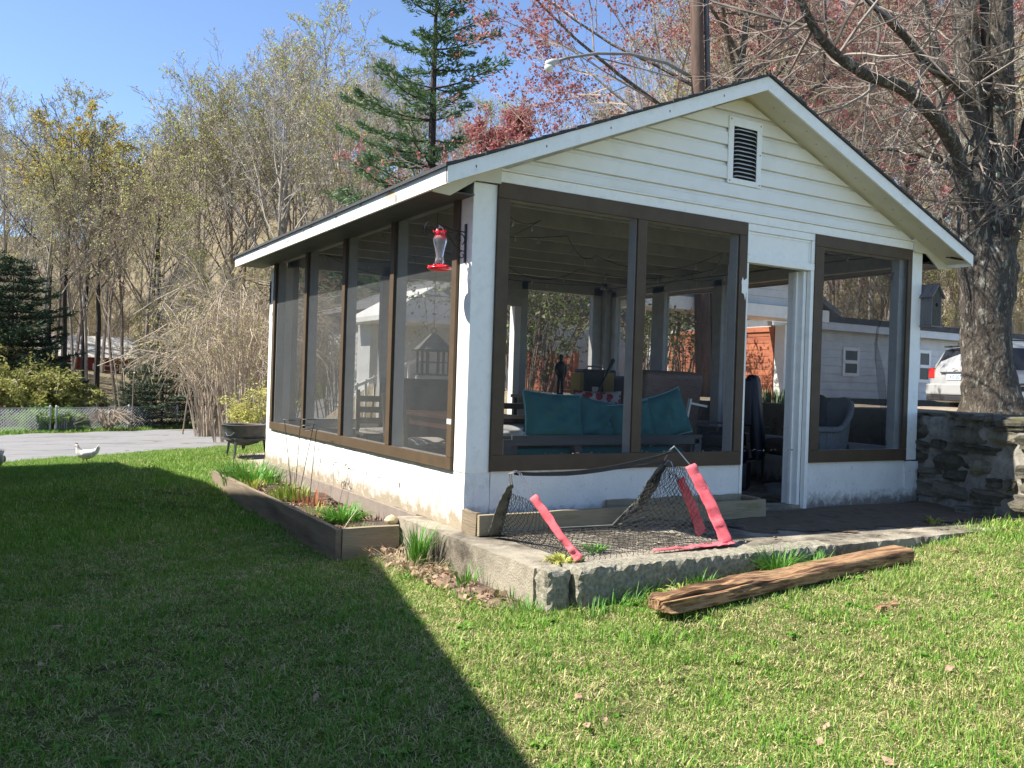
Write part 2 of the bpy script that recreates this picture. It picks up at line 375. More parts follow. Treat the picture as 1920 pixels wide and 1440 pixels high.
# pencilled circles, flaking marks on the wall
mark=mat('rusty_mark',[(.16,.12,.09)],.9)
def ring(y,z,ry,rz,a0=0,a1=360,name='scrawled_mark',x=-.0012,r=.0022):
    MB().tube([(x,y+ry*math.cos(R(a)),z+rz*math.sin(R(a))) for a in range(a0,a1+1,20)],r,4).build(name,mark,sh)
ring(2.30,.255,.035,.055,-80,250); ring(2.47,.105,.035,.05); ring(2.33,.03,.03,.032); ring(2.28,.055,.02,.02)
for y,z in ((2.98,.2),(2.62,.215),(1.78,.2),(1.10,.19)): MB().tube([(-.002,y,z+.006),(-.002,y-.03,z+.004),(-.002,y-.028,z-.03)],.003,4).build('wall_tie',mark,sh)
# posts
def post(x0,x1,y0,y1,z0,z1,m=white,name='post'): return bx(name,m,x0,x1,y0,y1,z0,z1,bevel=.004)
post(0,.181,0,.173,zB-.008,2.33); post(4.618,W-.012,.004,.18,zB,2.36)
post(0,.19,D-.25,D,zB-.008,2.2,m=white); post(W-.19,W-.005,D-.19,D-.005,zB,2.3,m=stud)
post(.181,.27,.012,.1,zB,zT,m=stud,name='stud'); post(.012,.1,.173,.26,zB,2.25,m=stud,name='stud')
# front stud / frames
def stile(x0,x1,z0,z1,y0=-.022,y1=-.001,name='screen_stile'): return bx(name,brown,x0,x1,y0,y1,z0,z1,bevel=.002)
def rail(x0,x1,z0,z1): return bx('screen_rail',brown,x0,x1,-.022,-.001,z0,z1,bevel=.002)
rail(.181,2.504,2.245,zT); rail(.181,2.504,zB,.503)
stile(.181,.275,.505,2.243); stile(1.378,1.466,.505,2.243); stile(2.418,2.504,.505,2.243)
rail(3.304,4.616,2.25,zT); rail(3.304,4.616,zB,.497)
stile(3.304,3.414,.499,2.248); stile(4.555,4.616,.499,2.248)
for x in (1.376,2.41): post(x,x+.09,.002,.09,zB,zT,m=stud,name='stud')
post(3.31,3.41,.002,.09,zB,zT,m=stud,name='stud'); post(4.50,4.618,.03,.12,zB,zT,m=stud,name='stud')
for (x0,x1,z0,z1) in ((.181,2.5,2.25,2.35),(3.31,4.62,2.25,2.35),(.181,2.5,.394,.49),(3.31,4.62,.394,.49)):
    bx('window_plate',stud,x0,x1,.003,.1,z0,z1)
scr_f=screen_mat('insect_screen',(.014,.014,.014),.34); scr_l=screen_mat('sunlit_insect_screen',(.062,.064,.062),.56)  # left copy paler and denser, its sunlit look put into the colour
def screen(pts,m): MB().add(pts,[(0,1,2,3)]).build('insect_screen',m,sh,fixn=False)
for x0,x1 in ((.275,1.378),(1.466,2.418),(3.414,4.555)): screen([(x0,.0005,.5),(x1,.0005,.5),(x1,.0005,2.25),(x0,.0005,2.25)],scr_f)
# torn bulging flap of screen at the right hand bay
b=MB(); V=[];Fc=[]
for i in range(13):
    z=.52+1.62*i/12
    for j in range(5):
        t=j/4; bulge=math.sin(min(1,max(0,(1-i/12)*1.25))*math.pi)
        V.append((4.50-.10*t*(1+bulge)-.02*math.sin(i*1.1),.10+.12*bulge*(1-t)+.03*math.sin(i*.9+j),z))
for i in range(12):
    for j in range(4): a=i*5+j; Fc.append((a,a+1,a+6,a+5))
b.add(V,Fc).build('loose_screen',scr_f,sh,smooth=True,fixn=False)
# door: header panel, casings
bx('header_rail',white,2.504,3.304,-.012,.04,2.29,2.349); bx('header_rail',white,2.504,3.304,-.014,.06,2.034,2.095)
bx('header_stile',white,2.504,2.545,-.012,.04,2.097,2.288); bx('header_stile',white,3.265,3.304,-.012,.04,2.097,2.288)
bx('header_panel',white,2.545,3.265,.004,.03,2.095,2.29); 
bx('header_bead',white,2.548,3.262,-.002,.003,2.268,2.286); bx('header_bead',white,3.246,3.262,-.002,.003,2.10,2.267)
bx('door_jamb',white,2.506,2.533,-.012,.20,.0,2.03); bx('door_casing',white,3.262,3.302,-.014,.03,.0,2.033)
bx('door_jamb',white,3.225,3.262,.032,.20,.0,2.03); bx('door_stop',white,3.205,3.224,.09,.125,.0,2.03)
bx('frieze_board',white,.0,W,-.018,.06,2.351,2.425)
bx('drip_cap',white,.19,W-.18,-.032,.0,2.427,2.440)
# gable siding boards
def zr(x): return 3.35-(3.35-2.22)*abs(x-2.4027)/(2.4027+.337)      # soffit underside height
levels=[2.442,2.535,2.67,2.805,2.94,3.075,3.21,3.345]
for i,z0 in enumerate(levels):
    z1=levels[i+1]-.002 if i+1<len(levels) else 3.40
    def xr(z): return 2.4027-(3.335-z)*(2.4027+.337)/(3.35-2.22)
    a0=max(.19,xr(z0)); a1=max(.19,xr(z1)) if z1<3.33 else 2.40
    if a0>2.38: continue
    def X(a,top): return a
    b=MB()
    # profile: cove groove at the top of each board
    prof=[(0.0,z0),( -.026,z0),(-.024,z1-.034),(-.008,z1-.026),(-.004,z1-.004),(0.0,z1-.004)]
    nL=[];nR=[]
    for (y,z) in prof:
        a=max(.19,xr(min(z,3.33))); nL.append((a,y,z)); nR.append((W-a,y,z))
    n=len(prof); V=nL+nR; Fc=[tuple(range(n)),tuple(range(2*n-1,n-1,-1))]+[(k,(k+1)%n,(k+1)%n+n,k+n) for k in range(n)]
    b.add(V,Fc).build('siding_board',siding,sh)
MB().add([(.03,.0,2.43),(W-.03,.0,2.43),(2.4027,.0,3.36),(.03,.05,2.43),(W-.03,.05,2.43),(2.4027,.05,3.36)],[(0,1,2),(5,4,3),(0,3,4,1),(1,4,5,2),(2,5,3,0)]).build('gable_backing',joistm,sh)
# gable vent
vb=MB(); vx0,vx1,vz0,vz1=2.245,2.61,2.637,3.165
vb.box(vx0,vx0+.055,-.036,-.021,vz0,vz1); vb.box(vx1-.055,vx1,-.036,-.021,vz0,vz1); vb.box(vx0+.055,vx1-.055,-.036,-.021,vz0,vz0+.045); vb.box(vx0+.055,vx1-.055,-.036,-.021,vz1-.07,vz1)
vent=vb.build('gable_vent',white,sh,bevel=.003)
MB().box(vx0+.05,vx1-.05,-.031,-.029,vz0+.04,vz1-.06).build('vent_backing',mat('vent_dark',[(.006,.006,.006)],1),vent)
for k in range(12):
    z=vz0+.055+k*.0335; cx=(vx0+vx1)/2; hw=.122
    V=[];n=8
    for t in range(n+1):
        u=-1+2*t/n; x=cx+u*hw; e=(1-u**4)
        V+= [(x,-.032,z+.020*e**.5),(x,-.050 if 0<t<n else -.033,z+.008-.002*(1-e)),(x,-.049 if 0<t<n else -.033,z+.004-.002*(1-e))]
    Fc=[]
    for t in range(n):
        a=t*3; Fc+=[(a,a+3,a+4,a+1),(a+1,a+4,a+5,a+2)]
    MB().add(V,Fc).build('vent_slat',mat('vent_slat_grey',[(.50,.50,.48),(.58,.58,.56)],.5,5),vent,fixn=False)
screwm=mat('rusty_screw',[(.12,.08,.06)],.7)
for x,z in ((vx0+.02,vz1-.02),(vx1-.02,vz1-.03),(vx0+.02,vz0+.02),(vx1-.02,vz0+.02),(vx1-.02,(vz0+vz1)/2)): MB().obox((x,-.038,z),(.008,.004,.008)).build('screw',screwm,vent)
# left wall frames
mul=[(4.62,4.70),(3.475,3.548),(2.372,2.445),(1.262,1.340),(.173,.245)]
lb=[(-.024,-.001)]
MB().box(-.024,-.001,.175,4.70,zB-.004,.470).build('screen_rail',brown,sh,bevel=.002)
MB().box(-.024,-.001,.175,4.70,2.27,2.35).build('screen_rail',brown,sh,bevel=.002)
for y0,y1 in mul: MB().box(-.024,-.001,y0,y1,.472,2.268).build('screen_stile',brown,sh,bevel=.002)
for y0,y1 in mul[1:4]: bx('stud',stud,.004,.092,y0-.005,y1+.01,zB,2.3)
bx('stud',stud,.004,.092,4.60,4.69,zB,2.3)
bx('window_plate',stud,.004,.1,.26,4.6,2.25,2.35); bx('window_plate',stud,.004,.1,.26,4.6,.394,.46)
ms=[4.62,3.548,2.445,1.340,.245]; me_=[3.475+.0,2.372,1.262,.173]
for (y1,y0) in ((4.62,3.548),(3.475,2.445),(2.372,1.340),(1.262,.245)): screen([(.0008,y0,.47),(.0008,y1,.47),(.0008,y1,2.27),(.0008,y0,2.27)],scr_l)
# back wall frame (seen from inside) and right wall frame
yb=D-.1
for x0,x1 in ((.19,.30),(1.33,1.45),(2.40,2.53),(3.30,3.40),(4.47,W-.19)): bx('stud',stud,x0,x1,yb,D-.01,zB if not 2.5<x0<3.35 else 0,2.35)
bx('header',stud,.19,W-.19,yb,D-.012,2.235,2.40); bx('door_header',stud,2.53,3.30,yb,D-.014,2.0,2.233); bx('window_sill',stud,.19,2.40,yb,D-.012,zB,.50); bx('window_sill',stud,3.40,W-.19,yb,D-.012,zB,.50)
bx('door_post',white,3.20,3.298,yb-.002,D+.02,0,2.0)
xr_=W-.1
for y0,y1 in ((.18,.27),(1.28,1.36),(2.56,2.70),(3.60,3.84),(4.62,4.72)): bx('stud',stud,xr_,W-.01,y0,y1,zB,2.3)
bx('header',stud,xr_,W-.012,.19,D-.19,2.22,2.34); bx('window_sill',stud,xr_,W-.012,.19,D-.19,zB,.50)
for x0,x1 in ((.30,1.33),(1.45,2.40),(3.40,4.47)): screen([(x0,D-.05,.5),(x1,D-.05,.5),(x1,D-.05,2.235),(x0,D-.05,2.235)],scr_f)
for y0,y1 in ((.27,1.28),(1.36,2.56),(2.70,3.60),(3.84,4.62)): screen([(W-.05,y0,.5),(W-.05,y1,.5),(W-.05,y1,2.22),(W-.05,y0,2.22)],scr_f)
# back gable boarding, ceiling joists, rafters, deck
MB().add([(.03,D-.06,2.35),(W-.03,D-.06,2.35),(2.4027,D-.06,3.36),(.03,D-.01,2.35),(W-.03,D-.01,2.35),(2.4027,D-.01,3.36)],[(2,1,0),(3,4,5),(0,1,4,3),(1,2,5,4),(2,0,3,5)]).build('back_gable',joistm,sh)
for y in (.62,1.23,1.84,2.45,3.06,3.67,4.28): bx('ceiling_joist',joistm,.06,W-.06,y,y+.04,2.352,2.49)
ex=.337; zE=2.22
sl=(3.35-zE)/(2.4027+ex)
for y in (.02,.62,1.23,1.84,2.45,3.06,3.67,4.28,4.85):
    for s in (0,1):
        a=(.02,y+.022,zE+sl*(.02+ex)+.035); c=(2.39,y+.022,3.35-.03+.03)
        if s: a=(W-a[0],a[1],a[2]); c=(W-c[0],c[1],c[2])
        MB().beam(a,c,.04,.10).build('rafter',mat('rafter_paint',[(.16,.15,.13),(.24,.23,.20)],.8,6),sh)
bx('ridge_beam',joistm,2.38,2.425,0.05,D-.07,3.16,3.30)
bx('wall_plate',joistm,.02,.12,.1,D-.1,2.35,2.43); bx('wall_plate',joistm,W-.12,W-.02,.1,D-.1,2.35,2.43)
y0r,y1r=-.2825,5.205
def roofpt(x,dz): # x from eave -ex to ridge
    t=(x+ex)/(2.4027+ex); return zE+.03+t*(3.44-zE-.108+.0)+dz
def slopez(x,dz):  # top plane line through eave (zE1=2.328) and peak 3.441
    xx=x if x<=2.4027 else W-x
    return 2.328+(3.441-2.328)*(xx+ex)/(2.4027+ex)+dz
for s in (0,1):
    def X(x): return x if not s else 2*2.4027-x
    b=MB(); xs_=[-ex+.022,2.4027]
    b.add([(X(xs_[0]),y0r+.02,slopez(xs_[0],-.028)),(X(xs_[1]),y0r+.02,slopez(xs_[1],-.028)),(X(xs_[1]),y1r-.02,slopez(xs_[1],-.028)),(X(xs_[0]),y1r-.02,slopez(xs_[0],-.028)),
           (X(xs_[0]),y0r+.02,slopez(xs_[0],-.004)),(X(xs_[1]),y0r+.02,slopez(xs_[1],-.004)),(X(xs_[1]),y1r-.02,slopez(xs_[1],-.004)),(X(xs_[0]),y1r-.02,slopez(xs_[0],-.004))],
          [(0,3,2,1),(4,5,6,7),(0,1,5,4),(1,2,6,5),(2,3,7,6),(3,0,4,7)])
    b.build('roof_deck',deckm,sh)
    # shingle courses
    ncs=20; r2=random.Random(3+s); L=2.4027+ex+.02
    for k in range(ncs):
        xa=-ex-.02+L*k/ncs; xb=min(2.4027,-ex-.02+L*(k+1.25)/ncs)
        b=MB(); y=y0r-.015; nseg=1
        w_=.004+.012*0
        za,zb=slopez(xa,0),slopez(xb,0)
        wob=r2.gauss(0,.004)
        V=[(X(xa),y0r-.018+wob,za+.002),(X(xa),y1r+.018,za+.002),(X(xb),y1r+.018,zb+.001),(X(xb),y0r-.018+wob,zb+.001),
           (X(xa),y0r-.018+wob,za+.024),(X(xa),y1r+.018,za+.024),(X(xb),y1r+.018,zb+.012),(X(xb),y0r-.018+wob,zb+.012)]
        b.add(V,[(0,1,2,3),(7,6,5,4),(0,4,5,1),(1,5,6,2),(2,6,7,3),(3,7,4,0)]).build('shingle_course',shingle,sh)
    # eave fascia, soffit
    b=MB(); b.box(X(-ex),X(-ex+.02),y0r+.002,y1r,2.22,2.328); f=b.build('fascia',white,sh,bevel=.002)
    b=MB(); b.box(X(-ex+.02),X(-.002),-.018,y1r-.02,2.232,2.240); b.build('eave_soffit',mat('eave_soffit_shade',[(.07,.07,.075),(.11,.11,.11)],.7,4),sh)  # soffit coloured dark, the deep shade under the eave is put into it
    # gable rake board front and back
    for (ya,yb_) in ((y0r-.0,y0r+.02),(y1r-.02,y1r)):
        n=1
        V=[]
        for x in (-ex+.0,2.4027):
            zt=slopez(x,-.002); zb=zt-.106*(1.0)
            if x<0: zb=2.222
            V+=[(X(x),ya,zb),(X(x),yb_,zb),(X(x),yb_,zt),(X(x),ya,zt)]
        MB().add(V,[(0,1,2,3),(7,6,5,4),(0,4,5,1),(1,5,6,2),(2,6,7,3),(3,7,4,0)]).build('rake_board',white,sh,bevel=.002)
    # sloped gable soffit
    V=[]
    for x in (-ex+.02,2.4027):
        z=slopez(x,-.085)
        V+=[(X(x),y0r+.02,z),(X(x),-.0,z),(X(x),-.0,z+.012),(X(x),y0r+.02,z+.012)]
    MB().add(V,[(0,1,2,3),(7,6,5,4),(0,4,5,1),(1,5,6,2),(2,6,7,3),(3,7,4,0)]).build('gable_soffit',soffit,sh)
    # boxed return at the eave corner
    pf=[(X(-ex+.02),2.215),(X(-.19),2.205),(X(.0),2.33),(X(.19),2.335),(X(.19),2.47),(X(.0),2.45),(X(-ex+.02),2.32)]
    MB().prism(pf,1,-.034,-.019).build('eave_return',soffit,sh)
    pf=[(X(-ex+.021),2.216),(X(-.19),2.206),(X(.0),2.33),(X(-ex+.021),2.33)]
    MB().prism(pf,1,y0r+.021,y0r+.022).build('return_cap',soffit,sh) if 0 else None
# peeling patches on the left fascia
pr=random.Random(5)
def flake(y,z,wy,wz,m,x=-ex-.0012,parent=sh):
    n=9; P=[(x,y+wy*(.6+.4*pr.random())*math.cos(2*math.pi*i/n),z+wz*(.5+.5*pr.random())*math.sin(2*math.pi*i/n)) for i in range(n)]
    c=(x,y,z); MB().add([c]+P,[(0,i+1,(i+1)%n+1) for i in range(n)]).build('peeled_paint',m,parent,fixn=False)
grey=mat('exposed_grey_wood',[(.24,.22,.19),(.36,.33,.29)],.9,30)
for y,z,wy,wz,m in ((.62,2.29,.09,.035,peel),(.52,2.262,.035,.04,grey),(1.75,2.30,.05,.016,grey),(1.9,2.285,.02,.02,grey),(2.4,2.31,.05,.009,grey),(2.62,2.297,.03,.01,grey),(3.1,2.27,.05,.018,grey),(3.2,2.29,.02,.01,grey),(3.9,2.295,.09,.008,grey),(4.4,2.28,.08,.008,grey),(4.2,2.31,.06,.006,grey),(4.8,2.30,.05,.005,grey),(1.2,2.315,.05,.007,grey)): flake(y,z,wy,wz,m)
# white paint torn off on the front stile and the corner stile
b=MB(); P=[(2.445,1.87),(2.455,1.905),(2.47,1.88),(2.50,1.90),(2.502,1.80),(2.49,1.72),(2.475,1.77),(2.45,1.78)]
b.prism(P,1,-.0245,-.0225).build('bare_patch',white,sh)
b=MB(); b.box(-.0265,-.0245,.176,.24,1.0-.3,1.035-.3).build('bare_patch',white,sh)
nailm=mat('nail_stain',[(.13,.10,.09)],.9)
for i in range(9):
    x=.0+.5*i; xx=-ex+.2+.52*i
    if xx<2.4: MB().obox((xx,y0r-.0015,slopez(xx,-.055)),(.006,.003,.016)).build('nail_head',nailm,sh)
    xx2=2*2.4027-xx
for i in range(14):
    xx=2.62+.17*i; zz=slopez(xx,-.0865); MB().obox((xx,-.14+.05*math.sin(i*2.1),zz),(.012,.012,.003)).build('soffit_nail',nailm,sh)
# cobwebby torn corner of the right hand soffit
b=MB()
for i in range(7): b.tube([(4.93+pr.random()*.1,-.2+pr.random()*.1,2.30),(5.0+pr.random()*.1,-.24,2.27+pr.random()*.03),(5.03+pr.random()*.06,-.27,2.25+pr.random()*.04)],.005,4)
b.build('rotted_soffit_edge',mat('dark_rot',[(.02,.018,.015)],1),sh)
# ---------------------------------------------------------------- long planter on the left
rg=random.Random(11)
def rbox(b,x0,x1,y0,y1,z0,z1,st=.12,amp=.003): rough_box(b,x0,x1,y0,y1,z0,z1,st,amp)
pl=thing('long_planter','long low timber planter along the sunlit left wall of the shelter','planter',(-.42,2.6,-.3))
b=MB(); b.box(0,.045,0,4.02,0,.235); 
def ptimber(name,x0,x1,y0,y1,z0,z1,m,par,st=.16,amp=.0022):
    b=MB(); rbox(b,x0,x1,y0,y1,z0,z1,st,amp); return b.build(name,m,par)
ptimber('side_board',-.668,-.622,.60,2.02,-.34,-.047,oldwood,pl); ptimber('side_board',-.668,-.622,2.025,4.55,-.34,-.050,oldwood,pl)
ptimber('end_board',-.620,-.185,.60,.645,-.36,-.046,timberx,pl); ptimber('end_board',-.620,-.25,4.50,4.545,-.30,-.06,timberx,pl)
ptimber('back_board',-.20,-.185,.647,.72,-.36,-.055,oldwood,pl)
def soilz(X,Y): return -.13+.02*np.sin(X*9+Y*3)+.015*np.sin(Y*7.3)
tag(grid_mesh('planter_soil',[-.64+.04*i for i in range(17)],[.63+.06*i for i in range(65)],soil,zf=soilz),kind='stuff')
# dry leaf litter
def litter(name,m,n,fx,size=.03,flat=.5,seed=1,parent=None):
    r=random.Random(seed); V=[];Fc=[]
    for i in range(n):
        x,y,z=fx(r); s=size*(.5+r.random()); a=r.random()*6.28; tx=r.gauss(0,flat);ty=r.gauss(0,flat)
        u=Vector((math.cos(a),math.sin(a),tx)).normalized()*s; v=Vector((-math.sin(a),math.cos(a),ty)).normalized()*s*(.35+.4*r.random())
        c=Vector((x,y,z+s*.35)); o=len(V); k=Vector((0,0,s*r.uniform(-.25,.35)))
        V+=[c-u,c-u*.1+v+k,c+u+k*.3,c-u*.1-v+k*.6]; Fc+=[(o,o+1,o+2),(o,o+2,o+3)]
    me=bpy.data.meshes.new(name); me.from_pydata([tuple(p) for p in V],[],Fc); me.materials.append(m)
    o=bpy.data.objects.new(name,me); C.objects.link(o); return tag(o,kind='stuff')
litter('leaf_mulch',mulch,1500,lambda r:(r.uniform(-.61,-.03),r.uniform(.7,4.3),-.13),.022,.5,2)
litter('twigs_and_bark_mulch',mat('dark_bark_chips',[(.05,.03,.02),(.13,.08,.055)],1,20),900,lambda r:(r.uniform(-.61,-.03),r.uniform(.66,2.6),-.13),.02,.5,3)
# blade plants
gr1=mat('daylily_green',[(.05,.16,.018),(.10,.27,.03),(.16,.33,.05)],.5,25,trans=.3,co='Object')
gr2=mat('yellow_shoot_green',[(.20,.28,.04),(.42,.42,.09),(.30,.36,.06)],.6,20,trans=.3)
gr3=mat('red_shoot',[(.28,.07,.03),(.42,.16,.07),(.22,.10,.05)],.6,20,trans=.2)
gr4=mat('sedum_green',[(.16,.20,.08),(.26,.30,.13),(.20,.15,.07)],.6,30,trans=.15)
def clump(name,label,cat,c,n,h,spread,wd,m,seed=0,curve=.6,group=None,ry=1.0,z=None,kind=None):
    r=random.Random(seed); b=MB()
    t=thing(name,label,cat,(c[0],c[1],c[2]),0,group) if label else None
    for i in range(n):
        a=r.random()*6.283; rr=spread*math.sqrt(r.random()); x=c[0]+rr*math.cos(a); y=c[1]+rr*math.sin(a)*ry
        L=h*(.55+.55*r.random()); d=Vector((math.cos(a+r.gauss(0,.5)),math.sin(a+r.gauss(0,.5)),0)); cv=curve*(.3+.9*r.random())
        s=Vector((-d.y,d.x,0)); P=[];n_=4
        for k in range(n_+1):
            q=k/n_; ang=cv*q*1.3
            p=Vector((x,y,c[2]-.01))+d*(L*q*math.sin(ang)*.9)+Vector((0,0,L*q*math.cos(ang*.8)))
            w_=wd*(1-q**2.2)*(.7+.6*q*(1-q)*2)
            P.append((p-s*w_+Vector((0,0,w_*.5)),p,p+s*w_+Vector((0,0,w_*.5))))
        V=[p for tr in P for p in tr]; Fc=[]
        for k in range(n_):
            for j in (0,1): e=k*3+j; Fc.append((e,e+1,e+4,e+3))
        b.add(V,Fc)
    o=b.build('leaves' if label else name,m,t,smooth=True,fixn=False)
    if not label: tag(o,kind='stuff')
    return t or o
clump('daylily_clump','large bright green daylily clump at the far end of the long planter','plant',(-.38,3.95,-.13),210,.27,.30,.010,gr1,1,.75,ry=1.25)
clump('daylily_shoots','short yellow green shoots in front of the large daylily clump in the long planter','plant',(-.50,3.55,-.13),80,.13,.14,.008,gr2,2,.4)
clump('daylily_shoots','mid green and yellow shoots beside the plant supports in the long planter','plant',(-.36,2.75,-.13),120,.17,.20,.008,mat('lime_shoot',[(.13,.24,.03),(.30,.36,.06)],.5,20,trans=.3),3,.35,ry=1.3)
clump('peony_shoots','red brown peony shoots among the plant supports in the long planter','plant',(-.33,2.22,-.13),26,.19,.14,.007,gr3,4,.2)
clump('daylily_shoots','pale yellow green tufts left of the round green clump in the long planter','plant',(-.42,1.78,-.13),60,.10,.12,.006,gr2,5,.3,ry=1.5)
clump('daylily_clump','compact rounded bright green clump near the near end of the long planter','plant',(-.36,1.30,-.13),190,.19,.13,.008,gr1,6,.95)
clump('sedum_row','row of stubby olive stems at the near end of the long planter','plant',(-.42,.80,-.13),150,.10,.12,.005,gr4,7,.12,ry=.55)
clump('dark_shoots','few dark purple shoots behind the round green clump','plant',(-.14,1.12,-.10),12,.10,.07,.004,mat('purple_shoot',[(.10,.05,.05),(.16,.09,.07)],.6,20),8,.1)
def rock(b,c,s,seed=0,n=2,amp=.12):
    bm=bmesh.new(); bmesh.ops.create_icosphere(bm,subdivisions=n,radius=1); r=random.Random(seed)
    ph=[r.random()*6 for _ in range(6)]
    for v in bm.verts:
        k=1+amp*(math.sin(v.co.x*3+ph[0])+math.sin(v.co.y*4+ph[1])+math.sin(v.co.z*3.5+ph[2]))+r.gauss(0,amp*.25)
        v.co=Vector((v.co.x*s[0]*k+c[0],v.co.y*s[1]*k+c[1],v.co.z*s[2]*k+c[2]))
    b.add([v.co for v in bm.verts],[[v.index for v in f.verts] for f in bm.faces]); bm.free()
b=MB(); rock(b,(-.22,.70,-.02),(.055,.045,.038),3,2,.10)
tag(b.build('yellow_stone',mat('pale_yellow_stone',[(.48,.38,.20),(.62,.54,.34)],.9,20,bump=.6,bscale=60)),'rounded pale yellow stone on the near end of the long planter','stone')
b=MB(); b.tube([(-.52,.86,-.10),(-.40,1.05,-.06),(-.28,1.22,-.02)],.004,5); tag(b.build('dry_stick',mat('dry_stick_tan',[(.45,.36,.25)],.8)),'thin pale dry stick lying across the mulch of the long planter','stick')
# plant supports : single stem ring stakes
def support(x,y,label,lean,ra,h=.68):
    t=thing('plant_support',label,'plant support',(x,y,-.13),0,'thin wire plant supports in the long planter')
    top=Vector((x+lean[0],y+lean[1],-.13+h))
    MB().tube([(x,y,-.15),((x+top.x)/2,(y+top.y)/2,-.13+h/2),top],.0032,5).build('stem',iron,t)
    cx,cy=top.x+math.cos(ra)*.065,top.y+math.sin(ra)*.065
    MB().tube([(cx+.065*math.cos(ra+math.pi+R(a)),cy+.065*math.sin(ra+math.pi+R(a)),top.z+.004*math.sin(R(a))) for a in range(0,331,22)],.003,5).build('ring',iron,t)
    return t
support(-.30,2.84,'leftmost of the thin wire plant supports, leaning left',(-.0,.32),-1.2,.70)
support(-.30,2.76,'second wire plant support from the left, nearly upright',(.0,-.11),-.4,.73)
support(-.30,2.66,'third wire plant support from the left with its ring facing left',(0,-.38),2.2,.70)
support(-.30,2.34,'rightmost wire plant support with its ring facing left',(0,-.14),2.0,.66)
# clump and debris by the slab
drygrass=mat('dry_grass_blade',[(.36,.30,.16),(.52,.45,.27),(.30,.24,.12)],.9,20,trans=.3)
clump('grass_clump','tall green grass tuft growing against the side of the slab near the planter','grass clump',(-.30,.06,-.21),120,.30,.07,.005,gr1,21,.5)
clump('grass_clump','small green grass tuft against the slab side left of the cracked corner','grass clump',(-.29,-.62,-.21),50,.17,.06,.004,gr1,22,.6)
clump('dead_grass',None,None,(-.38,.0,-.24),160,.20,.20,.003,drygrass,23,1.2,ry=1.6)
litter('slab_edge_leaves',mulch,420,lambda r:(r.uniform(-.46,-.18)-.08*r.random(),r.uniform(-1.1,.66),-.215+.03*r.random()),.019,.9,5)
def dirtz(X,Y): return terr(X,Y)+.03*np.exp(-((X+.27)/.11)**2)*(1+.4*np.sin(Y*9)+.3*np.sin(Y*23))*np.clip((Y+1.25)/.2,0,1)*np.clip((.7-Y)/.15,0,1)-.004
tag(grid_mesh('bare_soil',[-.52+.03*i for i in range(13)],[-1.3+.04*i for i in range(52)],mat('crumbly_brown_soil',[(.08,.05,.032),(.20,.14,.095)],1,30,bump=1,bscale=60),zf=dirtz),kind='structure')
# ---------------------------------------------------------------- front planter
fp=thing('front_planter','low weathered timber planter against the front wall under the large screen','planter',(1.2,-.12,0))
b=MB(); rbox(b,-.02,2.56,-.255,-.215,0,.142,.16,.003); b.build('front_board',timberx,fp)
b=MB(); rbox(b,-.022,.018,-.214,-.004,0,.150,.1,.003); b.build('end_board',oldwood,fp)
b=MB(); rbox(b,2.50,2.545,-.214,-.004,0,.150,.1,.003); b.build('end_board',oldwood,fp)
b=MB(); rbox(b,1.15,2.498,-.05,-.006,0,.165,.1,.004); b.build('back_board',timberx,fp)
MB().box(.02,2.498,-.213,-.052,.0,.10).build('soil',soil,fp)
litter('front_planter_leaves',mulch,260,lambda r:(r.uniform(.03,2.45),r.uniform(-.20,-.06),.10),.02,.4,6)
# ---------------------------------------------------------------- pitching net
pink=mat('coral_pink_fabric',[(.54,.075,.095),(.70,.14,.16)],.75,12,bump=.2,bscale=120); blackf=mat('black_webbing',[(.012,.012,.013),(.03,.03,.03)],.7,30)
greyf=mat('faded_black_sleeve',[(.04,.042,.038),(.13,.135,.12)],.8,9,bump=.3,bscale=60); steel=mat('steel_rod',[(.35,.35,.36)],.35,metal=.9)
netm=mat('black_netting',[(.012,.012,.012)],.8)
net=thing('training_net','pink and black folding sports net standing on the front slab','sports net',(.65,-.75,0))
LA=Vector(on(965,884,1,-.72)); RA=Vector(on(1266,838,1,-.78)); RA2=Vector(on(1256,863,1,-.66))
LF=Vector((.13,-1.165,.02)); LBk=Vector((.09,-.30,.02)); RF=Vector((1.32,-1.10,.02)); RI=Vector((1.42,-.76,.02)); RBk=Vector((1.05,-.32,.03))
def band(b,pts,wds,th=.006,nrm=(0,-1,.3)):
    nrm=Vector(nrm).normalized(); pts=[Vector(p) for p in pts]; V=[]
    for i,p in enumerate(pts):
        d=(pts[min(i+1,len(pts)-1)]-pts[max(0,i-1)]).normalized(); s=d.cross(nrm).normalized(); n2=s.cross(d)
        w_=wds[i] if isinstance(wds,(list,tuple)) else wds
        V+=[p-s*w_-n2*th,p+s*w_-n2*th,p+s*w_+n2*th,p-s*w_+n2*th]
    Fc=[(0,1,2,3)]; k=len(pts)
    for i in range(k-1):
        for j in range(4): a=i*4+j;c_=i*4+(j+1)%4; Fc.append((a,a+4,c_+4,c_))
    Fc.append(tuple(4*(k-1)+j for j in (3,2,1,0))); b.add(V,Fc)
